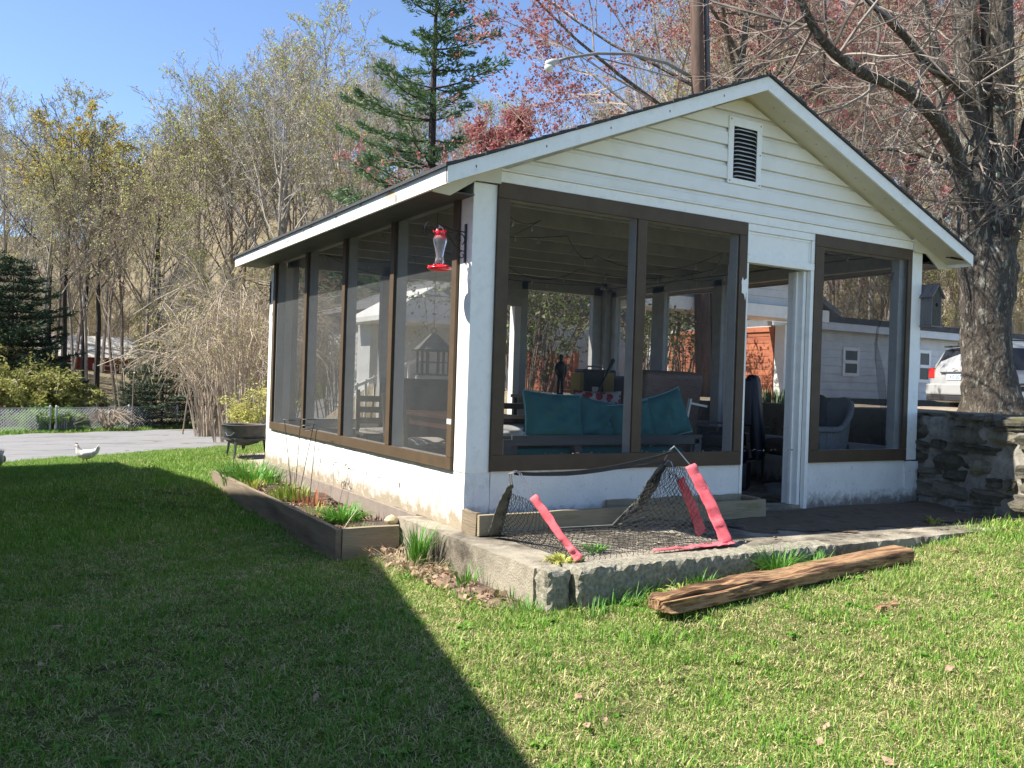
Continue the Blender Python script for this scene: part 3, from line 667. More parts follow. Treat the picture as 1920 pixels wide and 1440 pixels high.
def sleeve(b,pts,wds,th,nrm,seed=0):
    pts=[Vector(p) for p in pts]; m=28; nrm=Vector(nrm).normalized(); V=[];n=12; wl=wds if isinstance(wds,(list,tuple)) else [wds]*len(pts)
    for i in range(m+1):
        q=i/m*(len(pts)-1); a=min(int(q),len(pts)-2); t=q-a; p=pts[a].lerp(pts[a+1],t); w_=wl[a]*(1-t)+wl[a+1]*t
        dd=(pts[a+1]-pts[a]).normalized(); s_=dd.cross(nrm).normalized(); n2=s_.cross(dd)
        from mathutils import noise as mn
        w_*=1+.14*mn.noise(Vector((i*.45,seed,0))); p=p+n2*.008*mn.noise(Vector((i*.3,seed,5)))+s_*.004*mn.noise(Vector((i*.5,seed,9)))
        for j in range(n):
            u=6.2832*j/n; cc,ss=math.cos(u),math.sin(u); wr=.006*mn.noise(Vector((i*.6,j*.8,seed)))+.004*mn.noise(Vector((i*1.5,j*1.6,seed+3)))
            V.append(p+s_*(w_*math.copysign(abs(cc)**.7,cc))+n2*((th+wr)*ss+wr))
    Fc=[(i*n+j,i*n+(j+1)%n,(i+1)*n+(j+1)%n,(i+1)*n+j) for i in range(m) for j in range(n)]+[tuple(range(n-1,-1,-1)),tuple(m*n+j for j in range(n))]
    b.add(V,Fc)
def lerp(a,b_,t): return Vector(a)*(1-t)+Vector(b_)*t
pL0=Vector(on(999,934,1,-.90))
b=MB()
for o in (0,.014): b.tube([lerp(LA,LBk,.22)+Vector((o,0,0)),LA+Vector((-.02+o,.03,-.015)),LA+Vector((o,0,.005)),LA+Vector((.02+o,-.02,-.012)),pL0+Vector((o,0,0))],.0035,6)
b.build('frame_rod',steel,net)
b=MB(); sleeve(b,[pL0+Vector((0,0,.01)),lerp(pL0,LF,.3)+Vector((.005,0,0)),lerp(pL0,LF,.6)+Vector((-.006,0,0)),lerp(pL0,LF,.85),LF],[.024,.026,.022,.021,.03],.007,(-.6,-.8,.1)); b.build('pink_sleeve',pink,net,smooth=True)
b=MB(); sleeve(b,[lerp(LA,LBk,.2),lerp(LA,LBk,.5)+Vector((-.015,0,0)),LBk+Vector((-.02,0,0))],[.016,.036,.045],.006,(-.3,-1,0)); b.build('black_sleeve',greyf,net,smooth=True)
pR0=Vector(on(1294,872,1,-.85))
b=MB(); b.tube([lerp(RA,RBk,.14)+Vector((-.02,0,-.01)),RA+Vector((-.035,.01,-.02)),RA+Vector((-.008,0,.004)),RA+Vector((.02,0,-.02)),pR0,lerp(pR0,RF,.15)],.0045,6)
b.tube([RA2+Vector((-.045,0,-.03)),RA2+Vector((-.02,0,0)),RA2+Vector((.01,0,-.01)),Vector(on(1270,898,1,-.7))],.0038,6); b.build('frame_rod',steel,net)
b=MB(); sleeve(b,[pR0,lerp(pR0,RF,.5)+Vector((.015,0,0)),RF],[.038,.043,.044],.006,(-.3,-1,.2)); b.build('pink_sleeve',pink,net,smooth=True)
p2=Vector(on(1275,897,1,-.72)); b=MB(); sleeve(b,[p2,lerp(p2,RI,.5)+Vector((.01,0,0)),RI],[.030,.036,.040],.005,(-.3,-1,.2)); b.build('pink_sleeve',pink,net,smooth=True)
b=MB(); sleeve(b,[RF+Vector((.045,.02,.004)),Vector((1.20,-1.08,.018)),Vector((.95,-1.10,.02)),Vector((.72,-1.10,.018))],[.055,.045,.022,.012],.005,(0,0,1))
b.build('pink_base_sleeve',pink,net,smooth=True)
q0=Vector(on(1243,872,1,-.62)); q1=Vector(on(1205,940,1,-.50)); q2=Vector(on(1150,985,1,-.38))
b=MB(); sleeve(b,[q0,lerp(q0,q1,.5)+Vector((.0,0,.0)),q1,lerp(q1,q2,.5),q2],[.020,.042,.036,.026,.012],.005,(-.2,-1,.3)); b.build('grey_sleeve',greyf,net,smooth=True)
b=MB(); band(b,[LBk+Vector((0,.02,0)),Vector((.5,-.27,.03)),q2,Vector((1.4,-.30,.05)),Vector((1.95,-.62,.02))],[.012,.010,.014,.016,.012],.004,(0,0,1)); b.build('base_strap',greyf,net)
def sag(a,c,s,n=10): return [lerp(a,c,i/n)-Vector((0,0,s*4*(i/n)*(1-i/n))) for i in range(n+1)]
b=MB(); band(b,sag(LA+Vector((.01,0,-.012)),RA+Vector((-.02,0,-.03)),.052),[.011]*3+[.014]*6+[.008]*2,.003,(0,-1,0)); b.build('top_strap',blackf,net)
b=MB(); band(b,sag(LA+Vector((.01,.02,-.016)),RA2+Vector((-.03,0,-.012)),.018),.007,.003,(0,-1,0)); b.build('top_strap',blackf,net)
def netpatch(b,P,nu,nv,r=.0016,bow=(0,0,0),diag=True,seed=0):
    rr=random.Random(seed); A,B,Cc,Dd=[Vector(p) for p in P]; bow=Vector(bow)
    def S(u,v):
        p=A*(1-u)*(1-v)+B*u*(1-v)+Cc*u*v+Dd*(1-u)*v
        return p+bow*(4*u*(1-u)*v*(1-v)*4)/4+Vector((rr.gauss(0,.003),rr.gauss(0,.003),rr.gauss(0,.003)))
    G=[[S(i/nu,j/nv) for j in range(nv+1)] for i in range(nu+1)]
    for i in range(nu):
        for j in range(nv):
            if (i+j)%2==0: b.tube([G[i][j],G[i+1][j+1]],r,3,cap=False)
            else: b.tube([G[i+1][j],G[i][j+1]],r,3,cap=False)
b=MB()
netpatch(b,[LBk,LF,pL0+Vector((0,0,-.02)),lerp(LA,LBk,.3)],26,18,.0018,(-.04,0,-.05),seed=1)
netpatch(b,[q2,RF,pR0+Vector((0,0,-.02)),q0],30,22,.0018,(.03,.05,-.08),seed=2)
netpatch(b,[(.12,-.3,.02),(1.15,-.34,.03),(1.25,-1.08,.02),(.2,-1.12,.018)],50,34,.0017,(0,0,.02),seed=3)
netpatch(b,[q0,lerp(q0,q2,.8),RI,p2],16,18,.0018,(0,.03,-.02),seed=4)
b.build('netting',netm,net,fixn=False,kind='stuff')
clump('weed','leafy green weed in the slab crack at the left foot of the sports net','weed',(.07,-1.10,.0),60,.075,.09,.010,gr2,31,1.3)
clump('weed','small green weed growing through the net floor behind the left pink pole','weed',(.42,-.92,.0),45,.075,.06,.010,gr1,32,1.2)
clump('weed','tiny bright green weed at the shadow edge of the slab before the stone wall','weed',(3.63,-.98,.0),22,.09,.05,.008,gr2,33,.9)
litter('slab_debris',mat('dry_debris',[(.30,.22,.14),(.44,.36,.25)],.9,30),150,lambda r:(r.uniform(.3,1.9),r.uniform(-1.1,-.3),.005),.014,.3,8)
litter('sill_debris',mat('sill_leaf_bits',[(.40,.32,.22),(.6,.52,.4)],.9,30),70,lambda r:(r.uniform(.3,4.4) if not 2.45<(q:=r.uniform(.3,4.4))<3.4 else q-1,r.uniform(.006,.05),.497),.013,.6,9)
clump('grass_clump','long grass tuft leaning over the front kerb between the net and the rotten timber','grass clump',(1.42,-1.44,-.13),150,.24,.10,.004,gr1,34,.9,ry=.7)
clump('grass_clump','thick grass tuft at the foot of the kerb behind the rotten timber','grass clump',(1.75,-1.42,-.12),110,.15,.12,.004,gr1,35,1.0,ry=.5)
clump('dandelion','broad leaved dandelion rosette by the left end of the rotten timber','weed',(.62,-1.50,-.17),60,.12,.10,.011,gr2,36,1.3,ry=.6)
for i,(x,y) in enumerate([(-.02,-1.5),(.16,-1.44),(.30,-1.42),(.5,-1.4),(-.28,-1.28),(-.2,-1.0),(.8,-1.42),(2.3,-1.4),(2.7,-1.4),(3.1,-1.38),(3.6,-1.38)]):
    clump('kerb_grass',None,None,(x,y,tz(x,y)),45,.13 if x<1 else .08,.09,.003,gr1,40+i,.7)
# ---------------------------------------------------------------- rotten timber on the lawn
from mathutils import noise as mn
b=MB(); A=Vector((.22,-1.72,-.105)); Bq=Vector((2.42,-1.56,-.035)); L_=(Bq-A).length; d=(Bq-A).normalized(); s=Vector((-d.y,d.x,0)); n=320; k=44; V=[]
for i in range(n+1):
    t=i/n; p=lerp(A,Bq,t); decay=max(.06,min(1,(.74-t)*2.4))
    for j in range(k):
        q=6.2832*j/k; c_,s_=math.cos(q),math.sin(q); x=.088*math.copysign(abs(c_)**.42,c_); z=.047*math.copysign(abs(s_)**.5,s_)
        f1=mn.noise(Vector((t*L_*2.2,x*38,z*38+3))); f2=mn.noise(Vector((t*L_*7,x*80,z*80+9))); f3=mn.noise(Vector((t*L_*1.1+5,x*11,z*9)))
        g=decay*(.022*f1+.011*f2+.020*f3)
        if s_>.1: g-=decay*.050*max(0,f1*1.8+f3)**1.1
        big=-.030*decay*max(0,mn.noise(Vector((t*L_*1.6+20,x*6,0)))*2-.35)*(s_>-.2)
        e=1-.5*max(0,(.02+.012*mn.noise(Vector((0,x*30,z*30)))-t)/.03)
        V.append(p+s*((x+g*c_)*e)+Vector((0,0,(z+g*(s_ if s_>0 else s_*.3)+big*(s_>0))*e))+d*(.03*mn.noise(Vector((3,x*40,z*40))) if i in(0,n) else 0))
Fc=[(i*k+j,i*k+(j+1)%k,(i+1)*k+(j+1)%k,(i+1)*k+j) for i in range(n) for j in range(k)]+[tuple(range(k-1,-1,-1)),tuple(n*k+j for j in range(k))]
b.add(V,Fc); tag(b.build('rotten_timber',rotten),'long rotten brown timber lying in the grass along the slab kerb','timber')
b=MB(); rough_box(b,1.36,1.54,-2.20,-2.14,tz(1.45,-2.18)+.0,tz(1.45,-2.18)+.028,.03,.006); tag(b.build('wood_chunk',rotten),'small flat brown wood chunk lying on the lawn in front of the timber','wood chunk')
for i in range(22):
    q=i/21; x=.25+2.2*q; y=-1.83+.16*q; clump('timber_edge_grass',None,None,(x,y,tz(x,y)),26,.055,.07,.0022,gr1 if i%3 else drygrass,200+i,.9)
# ---------------------------------------------------------------- stone retaining wall
sw=thing('stone_wall','rough mortared fieldstone retaining wall to the right of the shelter','stone wall',(4.85,-.6,0))
P0=Vector((4.80,.16,0)); 
def wallx(y): return 4.86+.28*(y-.1)*1.0 if y>-1.5 else 4.86-.448-.02*(y+1.5)
V=[];ny_,nz_=60,14; rw=random.Random(21)
for i in range(ny_+1):
    y=.22-4.2*i/ny_
    for j in range(nz_+1):
        z=-.32+1.13*j/nz_; V.append((wallx(y)+.026+rw.gauss(0,.011)-.05*(1-j/nz_),y,z))
for i in range(ny_+1):
    y=.22-4.2*i/ny_; V.append((wallx(y)+.55,y,.83+rw.gauss(0,.01)))
Fc=[(i*(nz_+1)+j,(i+1)*(nz_+1)+j,(i+1)*(nz_+1)+j+1,i*(nz_+1)+j+1) for i in range(ny_) for j in range(nz_)]
o_=(ny_+1)*(nz_+1); Fc+=[(i*(nz_+1)+nz_,(i+1)*(nz_+1)+nz_,o_+i+1,o_+i) for i in range(ny_)]
MB().add(V,Fc).build('mortar',mortar,sw,smooth=True,fixn=False)
zc=-.16; row=0
hs=[.22,.17,.11,.15,.10,.14,.11]
for h in hs:
    y=.20+rw.uniform(0,.15)
    while y>-4.0:
        L=rw.uniform(.09,.40)*(1.3 if row<2 else 1); hh=h*rw.uniform(.62,1.02); L=max(L,hh*.7)
        yc=y-L/2; zo=rw.uniform(-.02,.02)
        if rw.random()<.86:
            b=MB(); seed=rw.randint(0,9999); bm=bmesh.new(); bmesh.ops.create_cube(bm,size=2); bmesh.ops.subdivide_edges(bm,edges=bm.edges[:],cuts=3,use_grid_fill=True)
            r3=random.Random(seed); ph_=[r3.random()*6 for _ in range(6)]; rnd_=r3.uniform(.12,.32); sk=r3.uniform(-.25,.25)
            for v in bm.verts:
                q=v.co.copy(); n3=q.normalized(); q=q*(1-rnd_)+n3*rnd_*1.2
                k_=1+.07*math.sin(q.y*3+ph_[0]+q.z)+.08*math.sin(q.z*4+ph_[1]+q.y*2)+r3.gauss(0,.035)
                v.co=Vector((wallx(yc)+.052-.05*(1-(zc+.3)/1.1)+q.x*.062*(1+.2*math.sin(q.y*4+ph_[2])+.2*math.sin(q.z*3+ph_[3])),yc+q.y*L/2*k_,zc+h/2+zo+(q.z+sk*q.y)*hh/2*k_))
            b.add([v.co for v in bm.verts],[[v.index for v in f.verts] for f in bm.faces]); bm.free()
            b.build('stone',stonem,sw)
        y-=L+rw.uniform(.015,.09)
    zc+=h; row+=1
y=.2
while y>-4:
    L=rw.uniform(.25,.55); b=MB(); rough_box(b,wallx(y-L/2)-.0,wallx(y-L/2)+.5,y-L,y-.01,.80,.848+rw.uniform(-.01,.012),.08,.007); b.build('cap_stone',stonem,sw); y-=L
# ---------------------------------------------------------------- iron brackets, feeder, birdhouse
def spiral(c,r0,r1,a0,a1,n=22,flip=1):
    return [(c[0]+(r0+(r1-r0)*i/n)*math.cos(R(a0+(a1-a0)*i/n))*flip,c[1],c[2]+(r0+(r1-r0)*i/n)*math.sin(R(a0+(a1-a0)*i/n))) for i in range(n+1)]
def bracket(loc,label):
    t=thing('scroll_bracket',label,'bracket',loc,0,'black scrolled iron brackets on the left wall posts')
    b=MB(); b.box(-.010,-.001,-.010,.010,-.13,.13); b.build('back_plate',iron,t,local=True)
    b=MB(); b.tube([(-.006,0,.075),(-.10,0,.078),(-.19,0,.10),(-.245,0,.118)]+spiral((-.262,0,.065),.055,.014,75,480,26),.0042,6)
    b.tube([(-.17,0,.088),(-.13,0,.03),(-.085,0,-.02),(-.04,0,-.05),(-.008,0,-.055)],.0035,6)
    b.tube(spiral((-.052,0,.028),.045,.012,-60,330,26),.0035,6); b.tube(spiral((-.028,0,-.082),.027,.008,100,430,20),.003,6)
    b.build('scroll',iron,t,local=True); return t
br=bracket((-.002,.085,1.925),'black scrolled iron bracket holding the red hummingbird feeder')
br2=bracket((-.002,4.88,1.93),'black scrolled iron bracket on the far back corner post')
redp=mat('glossy_red_plastic',[(.72,.008,.02),(.80,.02,.03)],.2,10,spec=.6)
glass=bpy.data.materials.new('clear_glass'); glass.use_nodes=True
_b=glass.node_tree.nodes['Principled BSDF']; _b.inputs['Base Color'].default_value=(.93,.95,.96,1); _b.inputs['Roughness'].default_value=.03; _b.inputs['Transmission Weight'].default_value=.9; _b.inputs['IOR'].default_value=1.33
fx,fy,fz=-.20,.075,1.74
fd=thing('hummingbird_feeder','red and clear glass hummingbird feeder hanging from the iron bracket','bird feeder',(fx,fy,fz))
MB().lathe([(0,.045),(.032,.05),(.028,.075),(.024,.10),(.034,.15),(.044,.19),(.046,.215),(.036,.235),(0,.236)],(fx,fy,fz-.02),20).build('bottle',glass,fd,smooth=True)
pr_=[(0,.0),(.045,.0),(.078,.012),(.082,.02),(.06,.03),(.034,.042),(0,.044)]
b=MB(); b.lathe(pr_,(fx,fy,fz-.02),20); o=b.build('base_dish',redp,fd,smooth=True)
for k in range(5):
    a=k*1.257; MB().lathe([(0,.012),(.012,.012),(.014,.006),(.012,0),(0,0)],(fx+.066*math.cos(a),fy+.066*math.sin(a),fz+.004),8).build('flower_port',redp,fd,smooth=True)
V=[];n=20; Fc=[]
for lvl,(r_,z_) in enumerate([(.030,.212),(.040,.222),(.034,.245),(.046,.262),(.028,.262),(0,.258)]):
    for j in range(n):
        a=2*math.pi*j/n; k_=1+(.18 if lvl==3 else .03)*math.cos(a*5); V.append((fx+r_*k_*math.cos(a),fy+r_*k_*math.sin(a),fz+z_-.02+(.008*math.cos(a*5) if lvl==3 else 0)))
for l in range(5):
    for j in range(n): a=l*n+j;c_=l*n+(j+1)%n; Fc.append((a,c_,c_+n,a+n))
MB().add(V,Fc).build('crown_lid',redp,fd,smooth=True)
MB().tube([(fx+.02*math.cos(R(a)),fy,fz+.25+.022*math.sin(R(a))) for a in range(0,361,24)],.0022,5).build('hanger_ring',steel,fd)
MB().tube([(fx-.006,fy,fz+.262),(fx-.012,fy,fz+.285),(fx-.002,fy,1.925+.093)],.002,5).build('hanger_wire',steel,fd)
# birdhouse on the right corner post
greyw=mat('silvery_old_board',[(.10,.095,.095),(.20,.185,.18),(.15,.14,.135)],.9,5,bump=.4,bscale=30,st=(6,6,.6),bst=(6,6,.6))
bh=thing('birdhouse','grey weathered wooden birdhouse fixed to the right corner post','birdhouse',(4.83,-.02,1.75))
bxh=MB(); x0,x1,yy0,yy1,z0,z1=W+.001,W+.085,-.115,.105,1.655,1.90
cxb=(x0+x1)/2
b=MB(); b.box(x0-.02,x0+.0,.0,.0,0,0)
MB().box(W-.022,W-.010,-.112,.10,z0,1.93).build('side_board',greyw,bh,bevel=.002)
MB().box(W+.118,W+.132,-.112,.10,z0,1.93).build('side_board',greyw,bh,bevel=.002)
MB().prism([(W-.009,z0),(W+.117,z0),(W+.117,1.93),(W+.054,2.03),(W-.009,1.93)],1,-.112,-.10).build('front_board',mat('dark_old_board',[(.05,.045,.035),(.11,.10,.08)],.95,60,bump=.5,bscale=100),bh)
MB().prism([(W-.009,z0),(W+.117,z0),(W+.117,1.93),(W+.054,2.03),(W-.009,1.93)],1,.085,.10).build('back_board',greyw,bh)
MB().box(W-.03,W+.14,-.118,.11,z0-.014,z0-.001).build('floor_board',greyw,bh)
for s_ in (-1,1):
    a=(W+.054-s_*.004,-.005,2.048); c_=(W+.054+s_*.098,-.005,1.915)
    MB().beam(a,c_,.26,.012,(s_*.8,0,.6)).build('roof_board',greyw,bh)
b=MB(); b.lathe([(0,0),(.019,0),(.019,.004),(0,.004)],(0,0,0),14); 
hole=MB().tube([(W+.054,-.1135,1.85),(W+.054,-.1125,1.85)],.019,14); hole.build('entrance_hole',mat('hole_black',[(.004,.004,.004)],1),bh)
# ================================================================ inside the shelter
teal=mat('teal_canvas',[(.035,.17,.18),(.055,.23,.235)],.85,5,bump=.25,bscale=200); tealp=mat('teal_piping',[(.22,.48,.50)],.8)
cream=mat('cream_canvas',[(.62,.60,.54),(.72,.70,.64)],.85,5)
bw=mat('silvered_bench_wood',[(.085,.085,.085),(.16,.16,.155)],.85,6,bump=.4,bscale=50,st=(.2,1,1))
def cushion(name,label,c,sx,sy,sz,rot=(0,0,0),m=teal,seed=0,piping=True,group=None,mp=tealp):
    r=random.Random(seed); M=(Matrix.Rotation(rot[2],3,'Z')@Matrix.Rotation(rot[1],3,'Y')@Matrix.Rotation(rot[0],3,'X')); c=Vector(c)
    t=thing(name,label,'cushion',c,0,group); n=22; V=[];Fc=[]
    ph=[r.random()*6 for _ in range(6)]
    def S(u,v,s):  # u,v in -1..1 : x and z of the cushion, thickness along y
        pin=1-.10*(abs(u)**3)*(1-abs(v)**2)-.0; pin2=1-.10*(abs(v)**3)*(1-abs(u)**2)
        x=u*sx/2*(1-.09*(1-abs(u)**2*0)*(1-v*v)*0)*(1-.07*(1-v*v)*abs(u)); z=v*sz/2*(1-.09*(1-u*u)*abs(v))
        th=sy/2*((1-u**4)*(1-v**4))**.55; wr=.016*math.sin(u*7+ph[0]+v*3)*math.sin(v*5+ph[1])+.014*math.sin((u-v)*6+ph[2])+.012*abs(math.sin((u*1.7+v*.8)*5+ph[3]))
        return c+M@Vector((x,s*(th+wr*(1-abs(u))*(1-abs(v))*2),z))
    for s in (-1,1):
        o=len(V)
        for i in range(n+1):
            for j in range(n+1): V.append(S(-1+2*i/n,-1+2*j/n,s))
        for i in range(n):
            for j in range(n): a=o+i*(n+1)+j; Fc.append((a,a+1,a+n+2,a+n+1))
    MB().add(V,Fc).build('cushion_cover',m,t,smooth=True)
    if piping:
        P=[S(-1+2*i/12,1,0) for i in range(13)]+[S(1,1-2*i/12,0) for i in range(1,13)]+[S(1-2*i/12,-1,0) for i in range(1,13)]+[S(-1,-1+2*i/12,0) for i in range(1,13)]
        MB().tube(P,.0075,5).build('piping',mp,t,smooth=True)
    return t
bn=thing('garden_bench','grey weathered wooden bench behind the large front screen, seen from its back','bench',(1.7,1.05,0.012))
bb=lambda *a,n='slat': MB().box(*a).build(n,bw,bn,bevel=.003)
bb(.80,2.76,.74,.765,.50,.582,n='back_rail'); bb(.80,2.76,.745,.765,.30,.37,n='back_rail')
for x in (.80,1.42,2.05,2.68): bb(x,x+.07,.768,.83,.012,.58,n='leg')
for x in (.72,2.70): bb(x,x+.08,.74,.82,.012,.55,n='leg'); bb(x,x+.08,1.36,1.44,.012,.55,n='leg'); bb(x-.01,x+.11,.76,1.46,.552,.58,n='armrest')
for k in range(6): bb(.8,2.7,.83+.1*k,.91+.1*k,.33,.355,n='seat_slat')
t=thing('seat_cushion','long deep teal seat pad lying on the wooden bench','seat pad',(1.7,1.1,.36)); MB().box(.84,2.66,.84,1.44,.357,.47).build('pad_cover',teal,t,bevel=.02)
cushion('cushion','wide teal back cushion at the left end of the bench',(1.25,.85,.73),.60,.20,.40,(R(-12),R(3),R(4)),seed=1)
cushion('cushion','middle teal cushion leaning behind the brown mullion',(1.74,.93,.70),.48,.19,.37,(R(-16),R(9),R(6)),seed=2)
cushion('cushion','third teal cushion just right of the brown mullion',(2.04,.84,.69),.44,.17,.34,(R(-13),R(-8),R(-5)),seed=3)
cushion('cushion','right most teal cushion with its corner pointing up',(2.44,.86,.74),.50,.18,.42,(R(-12),R(-15),0),seed=4)
cushion('cushion','cream cushion lying flat at the left end of the bench',(.86,1.02,.60),.46,.42,.12,(0,0,.2),cream,5,False)
# red and white patterned cushion
fl=bpy.data.materials.new('red_white_floral'); fl.use_nodes=True; nt=fl.node_tree
vo=nt.nodes.new('ShaderNodeTexVoronoi'); vo.inputs['Scale'].default_value=14; nt.links.new(coords(nt,'Object'),vo.inputs['Vector'])
nt.links.new(ramp(nt,vo.outputs['Distance'],[(.36,.025,.04),(.36,.025,.04),(.50,.46,.42),(.50,.46,.42)],.50,.56),nt.nodes['Principled BSDF'].inputs[0])
cushion('cushion','red and white patterned cushion behind the teal cushions',(2.18,1.50,.78),.50,.16,.34,(R(-8),0,R(-10)),fl,6,False)
# armchair with throw
throw=bpy.data.materials.new('woven_throw'); throw.use_nodes=True; nt=throw.node_tree
v=coords(nt,'Object',(3,3,40)); nt.links.new(ramp(nt,noise(nt,v,4,6,.7),[(.10,.06,.05),(.24,.13,.11),(.22,.19,.16),(.30,.12,.09)],.35,.65),nt.nodes['Principled BSDF'].inputs[0])
ac=thing('armchair','high backed armchair draped in a rust and grey woven throw','armchair',(3.1,1.7,.012),R(8))
def soft(par,name,m,c,s,rot=None,bev=.06):
    o=MB().obox(c,s,rot).build(name,m,par,local=True); b_=o.modifiers.new('bevel','BEVEL'); b_.width=bev; b_.segments=4; o.data.polygons.foreach_set('use_smooth',[True]*len(o.data.polygons)); return o
soft(ac,'back_throw',throw,(0,-.05,.66),(.86,.20,.98),Matrix.Rotation(R(8),3,'X')); soft(ac,'seat',throw,(0,.40,.30),(.62,.66,.28)); soft(ac,'arm',throw,(-.38,.36,.40),(.16,.70,.42)); soft(ac,'arm',throw,(.38,.36,.40),(.16,.70,.42))
for x in (-.33,.33):
    for y in (0,.62): MB().obox((x,y,.07),(.05,.05,.14)).build('leg',bw,ac,local=True)
# small white folding tray frame
wf=thing('folding_stand','small white folding stand leaning beside the right teal cushion','stand',(2.78,.95,.45))
b=MB(); b.beam((2.72,.92,.58),(2.80,.93,.90),.03,.02); b.beam((2.80,.93,.86),(3.05,.98,.83),.02,.02); b.beam((2.76,.96,.58),(2.83,.97,.90),.02,.02); b.build('frame',white,wf)
# dark wing chair
navy=mat('dark_navy_leather',[(.006,.009,.018),(.012,.016,.030)],.45,6)
wc=thing('wing_chair','tall dark wing chair partly showing in the open doorway','armchair',(3.66,1.22,.012),R(38))
soft(wc,'back',navy,(0,-.20,.72),(.34,.12,.84),Matrix.Rotation(R(-6),3,'X')); soft(wc,'seat',navy,(0,.1,.34),(.34,.46,.18)); soft(wc,'wing',navy,(.15,-.08,.86),(.05,.20,.46)); soft(wc,'wing',navy,(-.15,-.08,.86),(.05,.20,.46))
soft(wc,'arm',navy,(.17,.1,.48),(.06,.40,.14)); soft(wc,'arm',navy,(-.17,.1,.48),(.06,.40,.14)); soft(wc,'skirt',navy,(0,.08,.14),(.34,.46,.26),bev=.01)
# glass topped side table
st=thing('side_table','dark side table with a thin glass top behind the wicker chair','side table',(4.15,1.75,.012))
MB().box(3.75,4.5,1.55,1.95,.60,.612).build('glass_top',mat('table_glass',[(.20,.22,.22)],.1),st)
for x in (3.78,4.45):
    for y in (1.58,1.90): MB().box(x,x+.02,y,y+.02,.012,.6).build('leg',mat('brass_leg',[(.25,.22,.15)],.4,metal=.6),st)
MB().box(3.79,4.46,1.59,1.92,.25,.27).build('shelf',navy,st)
# wicker chair
wick=mat('grey_wicker',[(.20,.22,.23),(.36,.38,.39),(.12,.13,.14)],.7,60,bump=1,bscale=120)
wk=thing('wicker_chair','grey wicker tub chair with dark cushions inside the right hand screen','wicker chair',(4.12,.74,.012),R(0)); wk.scale=(1.12,1.12,1.16)
def arcpts(r,a0,a1,z,n=20,sx=1,sy=1): return [(sx*r*math.cos(R(a0+(a1-a0)*i/n)),sy*r*math.sin(R(a0+(a1-a0)*i/n)),z(i/n) if callable(z) else z) for i in range(n+1)]
top=arcpts(.40,-160,60,lambda t:.55+.24*max(0,math.sin((t-.35)*math.pi/.65)) if t>.35 else .55,24,1.05,.85)
bot=arcpts(.33,-160,60,.04,24,1.05,.85)
V=[];Fc=[];nn=len(top);ml=8
for l in range(ml+1):
    for i in range(nn): p=lerp(bot[i],top[i],l/ml); V.append(tuple(p))
for l in range(ml):
    for i in range(nn-1): a=l*nn+i; Fc.append((a,a+1,a+nn+1,a+nn))
o=MB().add(V,Fc).build('woven_shell',wick,wk,local=True,smooth=True,fixn=False); sdf=o.modifiers.new('thick','SOLIDIFY'); sdf.thickness=.03
MB().tube(top,.026,8).build('rolled_rim',wick,wk,local=True,smooth=True)
b=MB()
for i in range(0,nn-1,1):
    b.tube([bot[i],lerp(bot[i],top[i],.5),top[i]],.006,4)
b.build('wicker_ribs',wick,wk,local=True)
soft(wk,'seat_cushion',mat('dark_taupe_fabric',[(.06,.05,.04),(.10,.085,.07)],.9,10),(0.02,0,.38),(.58,.50,.14)); soft(wk,'back_cushion',mat('charcoal_fabric',[(.03,.03,.035),(.05,.05,.055)],.9,10),(.12,-.05,.62),(.34,.12,.34),Matrix.Rotation(R(40),3,'Z')@Matrix.Rotation(R(30),3,'Y'))
MB().lathe([(0,0),(.33,0),(.33,.05),(0,.05)],(0,0,0),20).build('base_ring',wick,wk,local=True)
cushion('cushion','dark square cushion propped in the wicker chair',(4.12,.88,.66),.36,.12,.36,(R(-20),R(40),R(10)),mat('dark_print_fabric',[(.03,.035,.035),(.08,.085,.08)],.9,30),9,False)
cv=thing('covered_box','low box under a dark blue tarpaulin along the right wall','covered box',(4.40,2.2,.012)); o=MB().box(4.05,4.58,2.1,3.1,.014,.62).build('tarpaulin',mat('dark_blue_tarp',[(.012,.02,.045),(.02,.03,.06)],.5,5,bump=.3),cv,bevel=.04)
# tool boxes on a shelf in the far corner
yel=mat('yellow_plastic',[(.34,.22,.015),(.42,.28,.02)],.5,8); blk=mat('black_plastic',[(.015,.016,.018),(.03,.03,.032)],.45,10)
tb=thing('work_table','dark low work table against the back wall','table',(3.95,4.3,.012)); MB().box(3.1,4.55,4.1,4.68,.80,.84).build('tabletop',blk,tb)
for x in (3.12,4.5):
    for y in (4.12,4.62): MB().box(x,x+.05,y,y+.05,.012,.8).build('leg',blk,tb)
t=thing('tool_case','black tool case with yellow end panels standing on the work table','tool case',(4.1,4.35,.84))
MB().box(3.98,4.52,4.30,4.52,.842,1.20).build('case_body',blk,t,bevel=.02); MB().box(3.93,3.978,4.29,4.53,.86,1.15).build('end_panel',yel,t,bevel=.01); MB().box(4.30,4.47,4.285,4.298,.88,1.16).build('latch_panel',yel,t,bevel=.004); MB().box(4.12,4.22,4.29,4.298,.90,.97).build('white_label',white,t)
MB().tube([(4.1,4.41,1.2),(4.12,4.41,1.24),(4.38,4.41,1.24),(4.40,4.41,1.2)],.012,6).build('handle',steel,t)
t=thing('storage_tub','dark blue plastic storage tub right of the tool case','storage tub',(4.45,3.9,.012)); o=MB().box(4.2,4.62,3.3,3.95,.014,1.12).build('tub',mat('deep_blue_plastic',[(.008,.018,.06),(.012,.025,.08)],.4,8),t,bevel=.03)
